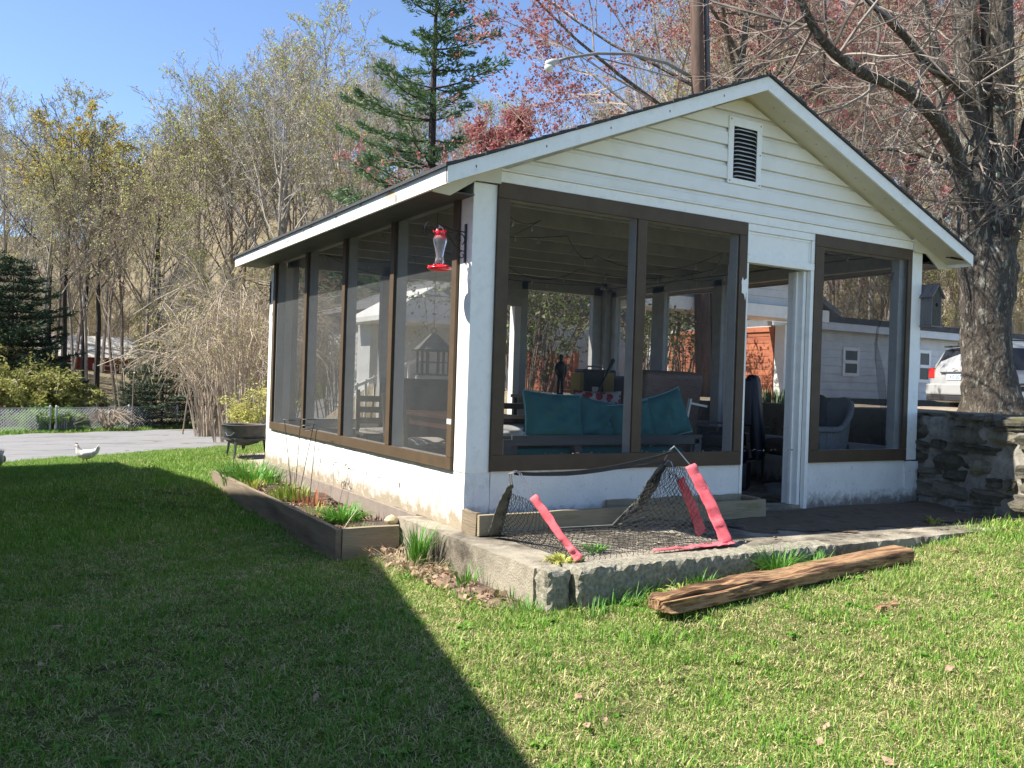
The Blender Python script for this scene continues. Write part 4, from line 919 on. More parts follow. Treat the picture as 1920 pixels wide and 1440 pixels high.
# dark figure ornament
fg=thing('iron_figure','dark slender standing figure ornament behind the bench','figurine',(3.56,4.15,.84))
b=MB(); c0=(3.58,4.25)
b.lathe([(0,.0),(.06,.0),(.05,.02),(.035,.04)],(c0[0],c0[1],.84),12)
for s_ in (-1,1):
    b.tube([(c0[0]+s_*.035,c0[1],.87),(c0[0]+s_*.028,c0[1],1.0),(c0[0]+s_*.02,c0[1],1.10)],[.014,.02,.026],8)
    b.tube([(c0[0]+s_*.055,c0[1],1.25),(c0[0]+s_*.08,c0[1],1.16),(c0[0]+s_*.05,c0[1]-.03,1.08)],[.018,.014,.01],8)
b.lathe([(.02,1.06),(.045,1.10),(.05,1.16),(.062,1.23),(.045,1.27),(.018,1.285),(.016,1.30),(.028,1.32),(.030,1.345),(.018,1.37),(0,1.375)],(c0[0],c0[1],0),12)
b.build('figure_body',iron,fg,smooth=True)
# oar like pole leaning on the bench
t=thing('leaning_pole','long dark pole leaning diagonally behind the teal cushions','pole',(2.3,1.9,.6)); a_=Vector(on(1112,755,1,1.6)); c_=Vector(on(1150,676,1,2.0))
b=MB(); b.tube([a_+(a_-c_)*.9,a_,lerp(a_,c_,.6),c_],[.010,.010,.012,.022],8); b.build('pole_shaft',blk,t)
# table, chairs, floral cushions, lantern, covered grill on the left
ward=mat('dark_red_brown_wood',[(.06,.022,.014),(.13,.05,.03)],.45,6,st=(1,.2,1)); oldc=mat('worn_chair_wood',[(.10,.085,.06),(.22,.19,.14)],.7,8)
tt=thing('dining_table','dark red brown wooden table inside the left screens','table',(1.0,1.75,.012))
for k in range(6): MB().box(.52+.15*k,.665+.15*k,1.0,2.55,.675,.70).build('plank',ward,tt,bevel=.002)
MB().box(.58,1.38,1.06,1.09,.59,.674).build('apron',ward,tt); MB().box(.58,1.38,2.46,2.49,.59,.674).build('apron',ward,tt); MB().box(.56,.585,1.06,2.49,.59,.674).build('apron',ward,tt)
for x in (.56,1.32):
    for y in (1.05,2.42): MB().box(x,x+.07,y,y+.07,.012,.674).build('leg',ward,tt,bevel=.004)
def chair(label,loc,rz):
    t=thing('wooden_chair',label,'chair',loc,rz,'worn wooden chairs round the table in the shelter')
    L=lambda n,*a,**k: MB().box(*a).build(n,oldc,t,local=True,bevel=.003)
    for x in (-.20,.165):
        L('leg',x,x+.035,.17,.205,0,.42); MB().beam((x+.018,-.19,0),(x+.018,-.27,.86),.035,.035,(1,0,0)).build('back_post',oldc,t,local=True)
    L('seat',-.215,.215,-.2,.22,.42,.445)
    for z in (.55,.66,.77): MB().beam((-.17,-.215-(z-.4)*.1,z),(.17,-.215-(z-.4)*.1,z),.018,.06).build('back_slat',oldc,t,local=True)
    L('stretcher',-.19,.19,.18,.195,.2,.22); return t
flo=mat('floral_fabric',[(.55,.18,.16),(.72,.66,.58),(.70,.68,.62),(.25,.32,.22)],.9,38)
c1=chair('worn wooden chair turned sideways inside the third left screen pane',(.62,3.00,.012),R(170)); c2=chair('worn wooden chair pushed under the table nearest the left screen',(.42,1.62,.012),R(-88))
for c_,lb in (((.62,3.0,.47),'floral seat cushion on the sideways wooden chair'),((.42,1.62,.47),'floral seat cushion on the chair under the table')):
    cushion('seat_cushion',lb,c_,.40,.38,.07,(0,0,.3),flo,12,False,group='floral seat cushions')
lx,ly=.35,1.28
ln=thing('hanging_lantern','punched metal lantern hanging on a cord inside the nearest left screen pane','lantern',(lx,ly,1.02))
tin=mat('galvanised_tin',[(.30,.30,.28),(.45,.45,.42)],.5,14,metal=.4); dk=mat('dark_tin',[(.05,.05,.05),(.09,.09,.085)],.6,20)
MB().obox((lx,ly,1.04),(.24,.24,.018)).build('base_plate',dk,ln); MB().obox((lx,ly,1.235),(.26,.26,.014)).build('eaves_plate',dk,ln)
for a in (-1,0,1):
    for b_ in (-1,0,1):
        if a==0 and b_==0: continue
        MB().obox((lx+a*.095,ly+b_*.095,1.135),(.016,.016,.18)).build('cage_bar',dk,ln)
b=MB()
for s_ in (-1,1):
    b.obox((lx+s_*.095,ly,1.14),(.010,.19,.010)); b.obox((lx,ly+s_*.095,1.14),(.19,.010,.010))
b.build('cage_rail',dk,ln)
V=[(lx+a*s_,ly+b_*s_,z) for s_,z in ((.12,1.243),(.045,1.34),(.02,1.37)) for a,b_ in((-1,-1),(1,-1),(1,1),(-1,1))]
MB().add(V,[(i+l*4,(i+1)%4+l*4,(i+1)%4+l*4+4,i+l*4+4) for l in(0,1) for i in range(4)]+[(8,9,10,11)]).build('pyramid_lid',tin,ln)
MB().tube([(lx+.022*math.cos(R(a)),ly,1.395+.022*math.sin(R(a))) for a in range(0,361,30)],.003,5).build('lid_ring',dk,ln); MB().tube([(lx,ly,1.415),(lx,ly,2.35)],.0022,4).build('cord',dk,ln)
gv=thing('covered_grill','grill under a dull blue grey cover near the back wall','grill',(1.75,4.1,.012)); b=MB(); rough_box(b,1.2,2.35,3.85,4.45,.014,1.0,.1,.012); b.build('grill_cover',mat('blue_grey_cover',[(.045,.06,.075),(.10,.12,.14)],.6,6,bump=.5,bscale=10),gv,smooth=True)
dx=thing('shelf_unit','low dark slatted shelf unit at the back left inside the shelter','shelf unit',(2.7,2.9,.012))
for z in (.2,.38,.56,.70): MB().box(1.75,3.0,3.2,3.45,z,z+.06).build('shelf_board',ward,dx)
for x in (1.75,2.95): MB().box(x,x+.05,3.19,3.46,.012,.78).build('side_post',ward,dx)
# string lights
t=thing('string_lights','string of small clear bulbs looped under the ceiling joists','string lights',(2.4,2.4,2.3))
rs=random.Random(3); wirem=mat('dark_cable',[(.03,.04,.03)],.6); bulb=mat('clear_bulb_glass',[(.5,.5,.48)],.1,spec=.8)
P=[]; pts=[(.3,.3),(1.1,.9),(.5,1.9),(1.7,1.4),(2.6,2.2),(3.4,1.2),(4.2,2.2),(3.1,3.2),(2.1,3.3),(1.2,3.0),(.4,4.2),(2.2,4.5),(4.3,4.4),(4.4,2.9),(3.4,.7),(4.4,.3)]
for i in range(len(pts)-1):
    for k in range(10):
        q=k/10; P.append((pts[i][0]*(1-q)+pts[i+1][0]*q,pts[i][1]*(1-q)+pts[i+1][1]*q,2.33-.17*4*q*(1-q)*(.6+.4*math.sin(i*2.1))))
MB().tube(P,.003,4).build('cable',wirem,t)
for i,p in enumerate(P[::4]): MB().lathe([(0,0),(.006,-.004),(.007,-.02),(.014,-.04),(.012,-.055),(0,-.062)],p,8).build('bulb',bulb,t,smooth=True)
# ================================================================ house out to the left (its shadow lies on the lawn)
hs=thing('main_house','low white boarded house left of the lawn with a shallow gable roof','house',(-6,4,-.6))
prof=[(-9,1.55),(-1.78,3.25),(1.4,4.14),(2.2,4.22),(4.25,4.02),(9.03,3.45),(14.93,3.17)]
RT=prof+[(y,z-.16) for y,z in reversed(prof)]
MB().prism(RT,0,-12,-3.9).build('roof',shingle,hs)
k=0; zz=-1.1
wallp=[(-8.5,-1.2)]+[(14.6,-1.2)]+[(y if abs(y)<14.6 else 14.6,z-.17) for y,z in reversed(prof[1:])]+[(-8.5,1.50)]
MB().prism(wallp,0,-11.5,-4.24).build('house_wall',joistm if 0 else white,hs)
for i in range(30):
    z=-.9+i*.17
    ys=[y for y in np.arange(-8.4,14.6,.1) if np.interp(y,[p[0] for p in prof],[p[1] for p in prof])-.2>z+.17]
    if ys: MB().prism([(-4.239,z),(-4.218,z),(-4.238,z+.165)],1,min(ys),max(ys)).build('siding_board',white,hs)
for y in (-4,0.3,4.5,9): 
    f=MB().box(-4.216,-4.19,y,y+1.1,.55,2.0).build('window',white,hs); MB().box(-4.188,-4.18,y+.08,y+1.02,.62,1.93).build('pane',mat('dark_window_glass',[(.02,.022,.026)],.25,spec=.25),f)
# ================================================================ hens
hw=mat('white_feathers',[(.56,.52,.45),(.74,.71,.65)],.9,40,bump=.3,bscale=120,co='Object'); hb=mat('dark_feathers',[(.05,.035,.025),(.12,.085,.06)],.9,40,co='Object'); comb=mat('red_comb',[(.45,.02,.02)],.5); legm=mat('yellow_legs',[(.45,.32,.08)],.6)
def hen(label,loc,rz,sc_=1,saddle=False):
    t=thing('hen',label,'hen',loc,rz)
    # spine from tail tip to head (x forward)
    sp=[(-.225,.335,.012,.02),(-.215,.30,.028,.035),(-.18,.25,.045,.055),(-.13,.215,.070,.072),(-.06,.19,.088,.088),(.02,.185,.090,.092),(.085,.20,.075,.085),(.12,.245,.052,.060),(.135,.29,.038,.042),(.145,.325,.030,.032),(.155,.352,.028,.029),(.178,.360,.020,.020),(.19,.358,.006,.006)]
    V=[];n=14;k_=len(sp)
    for i,(x,z,ry,rz_) in enumerate(sp):
        a=sp[max(0,i-1)];c=sp[min(k_-1,i+1)]; d=Vector((c[0]-a[0],0,c[1]-a[1])).normalized(); u=Vector((-d.z,0,d.x))
        for j in range(n):
            q=2*math.pi*j/n; V.append(Vector((x,0,z))+Vector((0,1,0))*ry*math.cos(q)+u*rz_*math.sin(q))
    V=[v*sc_ for v in V]
    Fc=[(i*n+j,i*n+(j+1)%n,(i+1)*n+(j+1)%n,(i+1)*n+j) for i in range(k_-1) for j in range(n)]+[tuple(range(n-1,-1,-1)),tuple((k_-1)*n+j for j in range(n))]
    MB().add(V,Fc).build('body',hw,t,local=True,smooth=True)
    b=MB()
    for s_ in (-1,1): b.lathe([(0,0)],(0,0,0),3) if 0 else None
    for i in range(6):
        a=.02*(i-2.5); b.add([Vector(p)*sc_ for p in [(-.17,a*.6,.24),(-.19,a*.8-.012,.33),(-.215-.006*i,a,.395-.008*abs(i-2.5)),(-.20,a*.8+.012,.32)]],[(0,1,2),(0,2,3)])
    b.build('tail_feathers',hw,t,local=True,fixn=False)
    for s_ in (-1,1):
        b=MB(); rock(b,(-.03*sc_,s_*.082*sc_,.195*sc_),(.105*sc_,.018*sc_,.055*sc_),5,2,.04); b.build('wing',hb if saddle else hw,t,local=True,smooth=True)
    if saddle:
        b=MB(); rock(b,(.0,0,.262*sc_),(.08*sc_,.05*sc_,.025*sc_),6,2,.08); b.build('dark_saddle',hb,t,local=True,smooth=True)
    V=[(.135,0,.378),(.145,0,.40),(.155,0,.385),(.163,0,.408),(.172,0,.388),(.182,0,.400),(.186,0,.37),(.15,0,.365)]
    b=MB(); P=[(x*sc_,z*sc_) for x,_,z in V]; b.prism(P,1,-.004*sc_,.004*sc_); b.build('comb',comb,t,local=True)
    b=MB(); rock(b,(.18*sc_,0,.335*sc_),(.010*sc_,.010*sc_,.018*sc_),2,1,.05); rock(b,(.168*sc_,.0,.356*sc_),(.014*sc_,.027*sc_,.012*sc_),3,1,.05); b.build('wattle',comb,t,local=True)
    MB().lathe([(0,0)],(0,0,0),3)
    MB().tube([(.185*sc_,0,.357*sc_),(.212*sc_,0,.350*sc_)],[.009*sc_,.001],6).build('beak',legm,t,local=True)
    for s_,o in ((-1,-.015),(1,.03)):
        b=MB(); b.tube([((.0+o)*sc_,s_*.035*sc_,.12*sc_),((.005+o)*sc_,s_*.038*sc_,.06*sc_),((.0+o)*sc_,s_*.038*sc_,.005*sc_)],[.022*sc_,.008*sc_,.007*sc_],6)
        for a in (-25,0,25,180): b.tube([((.0+o)*sc_,s_*.038*sc_,.006*sc_),((o+.045*math.cos(R(a)))*sc_,(s_*.038+.045*math.sin(R(a)))*sc_,.003*sc_)],[.006*sc_,.003*sc_],5)
        b.build('leg',legm,t,local=True)
    return t
p=at(160,870,17.5); hz=tz(p[0],p[1]); hen('white hen walking left on the lawn beside the driveway',(p[0],p[1],hz),R(180-18),1.05)
p=at(-4,880,16.6); hen('pale hen with a dark back, cut off by the left picture edge',(p[0],p[1],tz(p[0],p[1])),R(100),1.12,True)
# stepping stone
p=on(45,927,2,-.46); b=MB(); rock(b,(p[0],p[1],tz(p[0],p[1])+.012),(.33,.16,.028),4,3,.05); tag(b.build('stepping_stone',mat('slate_grey_stone',[(.30,.30,.28),(.42,.42,.40)],.9,12,bump=.4),smooth=True),'flat grey stepping stone sunk in the shaded lawn','stepping stone')
p=on(165,912,2,-.50); b=MB(); rock(b,(p[0],p[1],tz(p[0],p[1])+.0),(.13,.07,.02),5,2,.05); tag(b.build('stepping_stone',MATS['slate_grey_stone'],smooth=True),'small flat grey stone in the shaded lawn right of the larger one','stepping stone')
# fire bowl
px_,py_,_=at(456,848,12.6); pz=tz(px_,py_)+.012
castm=mat('old_cast_iron',[(.035,.04,.043),(.085,.09,.09)],.65,14,bump=.3,bscale=60); rust=mat('rusty_iron',[(.10,.045,.03),(.20,.10,.07)],.85,16)
fb=thing('fire_bowl','big blackened iron fire bowl on a three legged stand at the end of the shelter','fire bowl',(px_,py_,pz),R(20))
MB().lathe([(.0,.17),(.08,.175),(.20,.21),(.27,.27),(.29,.36),(.305,.46),(.318,.47),(.30,.475),(.288,.46)],(0,0,0),40).build('bowl',castm,fb,local=True,smooth=True)
MB().lathe([(.286,.46),(.27,.36),(.25,.28),(.18,.22),(.0,.19)],(0,0,0),40).build('rusty_inside',rust,fb,local=True,smooth=True)
MB().lathe([(.272,.262),(.305,.262),(.305,.285),(.272,.285)],(0,0,0),40).build('stand_ring',castm,fb,local=True)
for a in (100,215,335):
    c_,s_=math.cos(R(a)),math.sin(R(a)); MB().tube([(.285*c_,.285*s_,.275),(.30*c_,.30*s_,.13),(.33*c_,.33*s_,0)],[.020,.018,.016],6).build('leg',castm,fb,local=True)
MB().lathe([(0,.115),(.022,.13),(.03,.172)],(0,0,0),8).build('drain_spout',castm,fb,local=True)
MB().tube([(-.27+0*i,-.10+.018*i-.08*0,.40-.05*math.sin(i/6*math.pi)) for i in range(0)] or [(-.26,-.16,.37),(-.30,-.15,.33),(-.31,-.07,.32),(-.29,0,.36)],.007,5).build('ring_handle',castm,fb,local=True)
# rocks and little plant at the drive edge
p=at(322,848,15.8); b=MB()
for i in range(7): rock(b,(p[0]-.35+.13*i,p[1]-.02*i,tz(p[0],p[1])+.03),(.07,.06,.05),i,1,.15)
tag(b.build('rock_border',stonem),'short row of small dark rocks on the lawn edge beside the driveway','rock border')
clump('edge_plant','small leafy plant growing out of the rocks at the driveway edge','plant',(p[0]+.12,p[1]-.05,tz(p[0],p[1])+.03),80,.24,.18,.012,gr4,61,1.1)
# ================================================================ chain link fence beyond the driveway
galv=mat('galvanised_steel',[(.32,.34,.36),(.42,.44,.45)],.5,metal=.3)
fe=thing('chain_link_fence','galvanised chain link fence on the far side of the driveway','fence',(-3,33,-1.6))
def fpt(x,z): 
    y=_road(x)+17.4; return Vector((x,y,tz(x,y)+z))
H=.98
for x in (-6.4,-.62,-.40,2.45,4.6):
    MB().tube([fpt(x,-.1),fpt(x,H+.06)],.045 if x>-1 else .045,8).build('post',galv,fe)
    MB().lathe([(.045,0),(.05,.02),(.02,.05),(0,.06)],fpt(x,H+.05),8).build('post_cap',galv,fe)
MB().tube([fpt(-6.4,H),fpt(-.62,H)],.022,6).build('top_rail',galv,fe); MB().tube([fpt(-.4,H),fpt(4.6,H)],.022,6).build('top_rail',galv,fe)
b=MB(); s=.115
def chainmesh(x0,x1):
    n=int((x1-x0)/s)
    for i in range(-9,n+1):
        a0=x0+i*s; 
        for sg in (1,-1):
            xa,za=(a0,0.03) if sg>0 else (a0,H); L=H-.03; xb,zb=(a0+L,H) if sg>0 else (a0+L,.03)
            if xb>x1: t_=(x1-xa)/L; zb=za+(zb-za)*t_; xb=x1
            if xa<x0: t_=(x0-xa)/(xb-xa) if xb!=xa else 0; za=za+(zb-za)*t_; xa=x0
            if xb-xa>.02: b.tube([fpt(xa,za),fpt(xb,zb)],.0085,3,cap=False)
chainmesh(-6.4,-.62); chainmesh(-.4,2.45); chainmesh(2.45,4.6)
b.build('wire_mesh',galv,fe,fixn=False,kind='stuff')
b=MB()
for k_ in range(5): b.tube([fpt(-.36+.09*k_,0),fpt(-.36+.09*k_,H-.12)],.014,5)
b.build('gate_bars',galv,fe)
# ================================================================ trees
def grow(seed,H=16,r0=.16,clear=.35,n1=14,ang1=38,l1=.38,up=.25,n2=6,n3=5,n4=3,wob=.10,fork=None,rmin=.012,nseg=12,lean=(0,0),droop=0,twl=1.0):
    r=random.Random(seed); S=[]; T=[]
    def axis(p,d,L,ra,rb,n,w,upk):
        pts=[p.copy()]; dd=d.copy()
        for i in range(n):
            dd=(dd+Vector((r.gauss(0,w),r.gauss(0,w),r.gauss(0,w)*.5+upk/n))).normalized(); p=p+dd*(L/n); pts.append(p.copy())
        return pts
    def rot(d,ang,az):
        a=d.cross(Vector((0,0,1))); 
        if a.length<.05:a=Vector((1,0,0))
        a.normalize(); q=Matrix.Rotation(az,3,d)@(Matrix.Rotation(ang,3,a)@d); return q
    def branch(p,d,L,ra,lvl,upk):
        n={1:6,2:4,3:3,4:2}[lvl]; pts=axis(p,d,L,ra,0,n,wob*(1+.4*lvl),upk)
        for i in range(n):
            t0,t1=i/n,(i+1)/n; S.append((pts[i],pts[i+1],max(rmin*.6,ra*(1-.8*t0)),max(rmin*.5,ra*(1-.8*t1)),lvl))
        if lvl==4 or (lvl==3 and n4==0): T.append(pts[-1]); return
        m={1:n2,2:n3,3:n4}[lvl]
        for k in range(m):
            t=.25+.72*(k+r.random())/m; i=min(n-1,int(t*n)); q=pts[i].lerp(pts[i+1],t*n-i)
            dd=(pts[i+1]-pts[i]).normalized(); nd=rot(dd,R(r.uniform(25,50)),r.random()*6.28); nd.z+=upk*.25-droop*(lvl>=2); nd.normalize()
            branch(q,nd,L*r.uniform(.38,.6)*(1.1-.4*t)*(twl if lvl>=2 else 1),max(rmin,ra*(1-.75*t)*.6),lvl+1,upk*.6)
        T.append(pts[-1])
    tops=[(Vector((0,0,0)),Vector((lean[0],lean[1],1)).normalized(),H,r0)]
    for (p,d,L,ra) in tops:
        pts=axis(p,d,L,ra,0,nseg,.035,.3)
        for i in range(nseg):
            t0,t1=i/nseg,(i+1)/nseg; f0=(1-t0)**.8;f1=(1-t1)**.8
            S.append((pts[i],pts[i+1],max(rmin,ra*f0*(1.35 if i==0 else 1)),max(rmin,ra*f1),0))
        for k in range(n1):
            t=clear+(1-clear)*(k+r.random()*.8)/n1; t=min(.985,t); i=min(nseg-1,int(t*nseg)); q=pts[i].lerp(pts[i+1],t*nseg-i)
            nd=rot((pts[i+1]-pts[i]).normalized(),R(ang1*r.uniform(.75,1.25)),k*2.4+r.random())
            branch(q,nd,L*l1*r.uniform(.7,1.15)*(1.15-.75*(t-clear)/(1-clear)),max(rmin*1.4,ra*(1-t)**.8*.55),1,up)
    return S,T
def tree_mesh(name,S,T,lv,sides,mats,leaf=None,leafsize=.12,seed=0,leafn=1,jit=.35):
    r=random.Random(seed+99); V=[];Fc=[];mi=[]
    if leaf: T=list(T)+[a.lerp(b_,.6) for (a,b_,ra,rb,l) in S if l>=3 and r.random()<.4]
    for (a,b_,ra,rb,l) in S:
        if l not in lv: continue
        n=sides(l); d=(b_-a)
        if d.length<1e-6: continue
        d.normalize(); x=d.cross(Vector((.3,.2,1)));
        if x.length<.05:x=d.cross(Vector((1,0,0)))
        x.normalize(); y=d.cross(x); o=len(V)
        for (p,rr_) in ((a,ra),(b_,rb)):
            for j in range(n): q=6.2832*j/n; V.append(p+x*(math.cos(q)*rr_)+y*(math.sin(q)*rr_))
        for j in range(n): Fc.append((o+j,o+(j+1)%n,o+(j+1)%n+n,o+j+n)); mi.append(0)
    if leaf:
        for p in T:
            if r.random()>leaf(p,r): continue
            for _ in range(leafn):
                s=leafsize*r.uniform(.5,1.2); c=p+Vector((r.gauss(0,jit),r.gauss(0,jit),r.gauss(0,jit)))*leafsize*2.6
                u=Vector((r.gauss(0,1),r.gauss(0,1),r.gauss(0,1))).normalized()*s; w_=u.cross(Vector((r.gauss(0,1),r.gauss(0,1),r.gauss(0,1)))).normalized()*s*.6; o=len(V)
                V+=[c-u,c-w_,c+u,c+w_]; Fc.append((o,o+1,o+2,o+3)); mi.append(1 if len(mats)==2 else r.choice(range(1,len(mats))))
    me=bpy.data.meshes.new(name); me.from_pydata([tuple(v) for v in V],[],Fc)
    for m in mats: me.materials.append(m)
    me.polygons.foreach_set('material_index',mi); me.update(); return me
bark_pale=mat('pale_grey_bark',[(.19,.165,.135),(.38,.335,.28),(.27,.235,.195)],.95,1.5,rnd=.5); bark_brown=mat('brown_twig_bark',[(.16,.12,.09),(.30,.235,.175)],.95,1.5,rnd=.5)
bark_dark=mat('dark_wet_bark',[(.018,.014,.012),(.05,.04,.032)],.95,2,rnd=.3); bark_tan=mat('tan_twig_bark',[(.30,.235,.165),(.44,.36,.27)],.95,2,rnd=.3)
bud_y=mat('yellow_bud',[(.38,.38,.10),(.56,.53,.17)],.8,2,trans=.4,rnd=.4); bud_g=mat('lime_bud',[(.30,.36,.07),(.46,.50,.13)],.8,2,trans=.4,rnd=.3); bud_o=mat('orange_bud',[(.50,.32,.05),(.60,.42,.08)],.8,2,trans=.4,rnd=.2)
bud_t=mat('tan_bud',[(.34,.29,.16),(.48,.42,.26)],.9,2,trans=.3,rnd=.4); bud_r=mat('maroon_samaras',[(.24,.055,.060),(.38,.13,.12),(.17,.04,.045)],.8,3,trans=.3); bud_p=mat('dusty_pink_buds',[(.26,.13,.11),(.38,.22,.18)],.8,3,trans=.3)
protos=[]
def proto(seed,barkm_,buds,dens,ls,ln=1,bark_tr=None,**kw):
    S,T=grow(seed,**kw)
    mt=tree_mesh('trunk',S,T,(0,1),lambda l:6 if l==0 else 4,[bark_tr or barkm_])
    mc=tree_mesh('crown',S,T,(2,3,4),lambda l:3,[barkm_]+buds,lambda p,r:dens,ls,seed,ln)
    return mt,mc
KINDS={
 'bare':[proto(1,bark_pale,[bud_t],.35,.062,H=17,r0=.17,n1=16,n2=6,n3=5,n4=3,up=.5,ang1=32),
         proto(2,bark_brown,[bud_t],.35,.062,H=16,r0=.15,n1=16,n2=6,n3=5,n4=3,up=.45,ang1=36,lean=(.06,0)),
         proto(3,bark_pale,[bud_t,bud_y],.4,.062,H=18,r0=.20,n1=15,n2=6,n3=5,n4=3,up=.6,ang1=30,clear=.3)],
 'budding':[proto(4,bark_brown,[bud_g,bud_t],.75,.081,H=17,r0=.16,n1=16,n2=6,n3=5,n4=3,up=.5,ang1=34),
            proto(5,bark_pale,[bud_y,bud_g,bud_t],.8,.074,H=16,r0=.15,n1=16,n2=6,n3=5,n4=3,up=.5,ang1=34)],
 'orange':[proto(6,bark_dark,[bud_o,bud_y],.9,.087,2,H=17,r0=.19,n1=13,n2=5,n3=5,n4=3,up=.35,ang1=42,clear=.45)],
 'under':[proto(8,bark_tan,[bud_y,bud_t],.6,.068,H=16,r0=.12,clear=.05,n1=20,ang1=38,l1=.30,up=.5,n2=7,n3=5,n4=3,rmin=.016),
          proto(9,bark_pale,[bud_t],.5,.062,H=16,r0=.12,clear=.06,n1=20,ang1=34,l1=.32,up=.5,n2=7,n3=5,n4=3,rmin=.016),
          proto(10,bark_brown,[bud_g,bud_y],.8,.068,H=16,r0=.12,clear=.05,n1=20,ang1=40,l1=.30,up=.5,n2=7,n3=5,n4=3,rmin=.016)],
 'dark':[proto(7,bark_dark,[bud_t,bud_y],.3,.062,H=17,r0=.20,n1=12,n2=5,n3=5,n4=3,up=.3,ang1=45,clear=.42)],
}
LAB={'bare':('bare_tree','bare grey brown woodland tree standing among others on the slope beyond the driveway','bare woodland trees'),
 'budding':('budding_tree','woodland tree hazed with yellow green buds on the slope beyond the driveway','budding woodland trees'),
 'orange':('flowering_tree','tree','trees'),'dark':('dark_tree','tree','trees')}
rt_=random.Random(77)
def plant(kind,x,y,scale=1,rz=None,label=None,group=None,z=None,name=None,sink=.1,vi=None):
    mt,mc=KINDS[kind][vi if vi is not None else rt_.randrange(len(KINDS[kind]))]; nm,lb,gr=LAB[kind]
    t=thing(name or nm,label or lb,'tree',(x,y,(tz(x,y) if z is None else z)-sink),rz if rz is not None else rt_.random()*6.28,(group if group is not None else (None if label else gr)))
    t.scale=(scale,scale,scale*rt_.uniform(.94,1.06))
    for n_,me in (('trunk',mt),('crown',mc)): o=bpy.data.objects.new(n_,me); C.objects.link(o); o.parent=t
    return t
def plantpx(kind,u,d,scale=1,**k): x,y,_=gp(u,d); return plant(kind,x,y,scale,**k)
# individually placed trees on the left
plantpx('dark',118,52,.98,label='dark trunked tree, leftmost of the close row before the red cabin'); plantpx('orange',152,54,.98,label='dark trunked tree with yellow orange young leaves high in its crown',rz=1.0)
plantpx('dark',182,52,.90,label='dark trunked tree, third of the row before the red cabin'); plantpx('bare',222,48,.72,label='brown leaning tree right of the dark trunked row',vi=1)
plantpx('dark',292,60,.98,label='tall twin looking dark tree behind the small evergreen'); plantpx('bare',500,56,1.12,label='tall pale stemmed bare tree seen just left of the shelter eave',vi=2)
plantpx('budding',560,58,1.12,label='tall tree with lime green buds left of the big pine'); plantpx('budding',630,60,1.15,label='tall lime budded tree partly behind the left boughs of the big pine')
plantpx('orange',90,58,.92,label='shorter tree with orange tinged leaves at the left',rz=3.4)
# rows of the wood, their tops following the tree line
LINE=[(-400,150),(0,185),(60,200),(150,215),(230,240),(275,205),(340,165),(420,150),(480,112),(560,96),(660,102),(760,115),(860,185),(1000,195),(1150,175),(1300,110),(1400,-40),(2400,-120)]
LAB['under']=('undergrowth_tree','small low branched tree filling the edge of the wood beyond the driveway','low trees along the edge of the wood')
def rowtree(kind,u,d,drop):
    x,y,z=gp(u,d); yt=np.interp(u,[a for a,_ in LINE],[b_ for _,b_ in LINE])+drop
    top=1.007+(681+.0324*(u+29)-yt)*d/1657; plant(kind,x,y,max(.3,(top-z)/18.2))
for d,u0,u1,n in [(50,-150,780,15),(60,-250,1150,22),(72,-350,1200,24),(88,-450,1350,26)]:
    for i in range(n):
        u=u0+(u1-u0)*(i+rt_.random()*.9)/n; rowtree('bare' if rt_.random()<.45 else 'budding',u,d*rt_.uniform(.93,1.09),rt_.uniform(0,75 if d>55 else 140))
for i in range(84):
    u=-80+900*i/84+rt_.uniform(-20,20); x,y,_=gp(u,rt_.uniform(43,68) if not 70<u<250 else rt_.uniform(74,84)); plant('under',x,y,rt_.uniform(.32,.55))
LAB['bare']=('bare_tree','bare pale branched woodland tree in the wood behind the shelter and shed','bare trees behind the shelter'); LAB['budding']=('budding_tree','budding woodland tree in the wood behind the shelter and shed','budding trees behind the shelter')
LAB['under']=('undergrowth_tree','small low branched tree in the undergrowth behind the long shed','low trees behind the shed')
for d,u0,u1,n,s_ in [(36,1350,2100,13,.78),(44,1250,2200,17,.95),(56,1200,2300,20,1.2),(72,1150,2400,18,1.4)]:
    for i in range(n):
        u=u0+(u1-u0)*(i+rt_.random()*.9)/n; dd=d*rt_.uniform(.93,1.08); plantpx('bare' if rt_.random()<.75 else 'budding',u,dd,s_*rt_.uniform(.85,1.15)*(.75 if u<1340 else 1))
for i in range(60):
    u=1050+1100*i/60+rt_.uniform(-20,20); x,y,_=gp(u,rt_.uniform(33,58)); plant('under',x,y,rt_.uniform(.35,.6))
# far mass of the wood

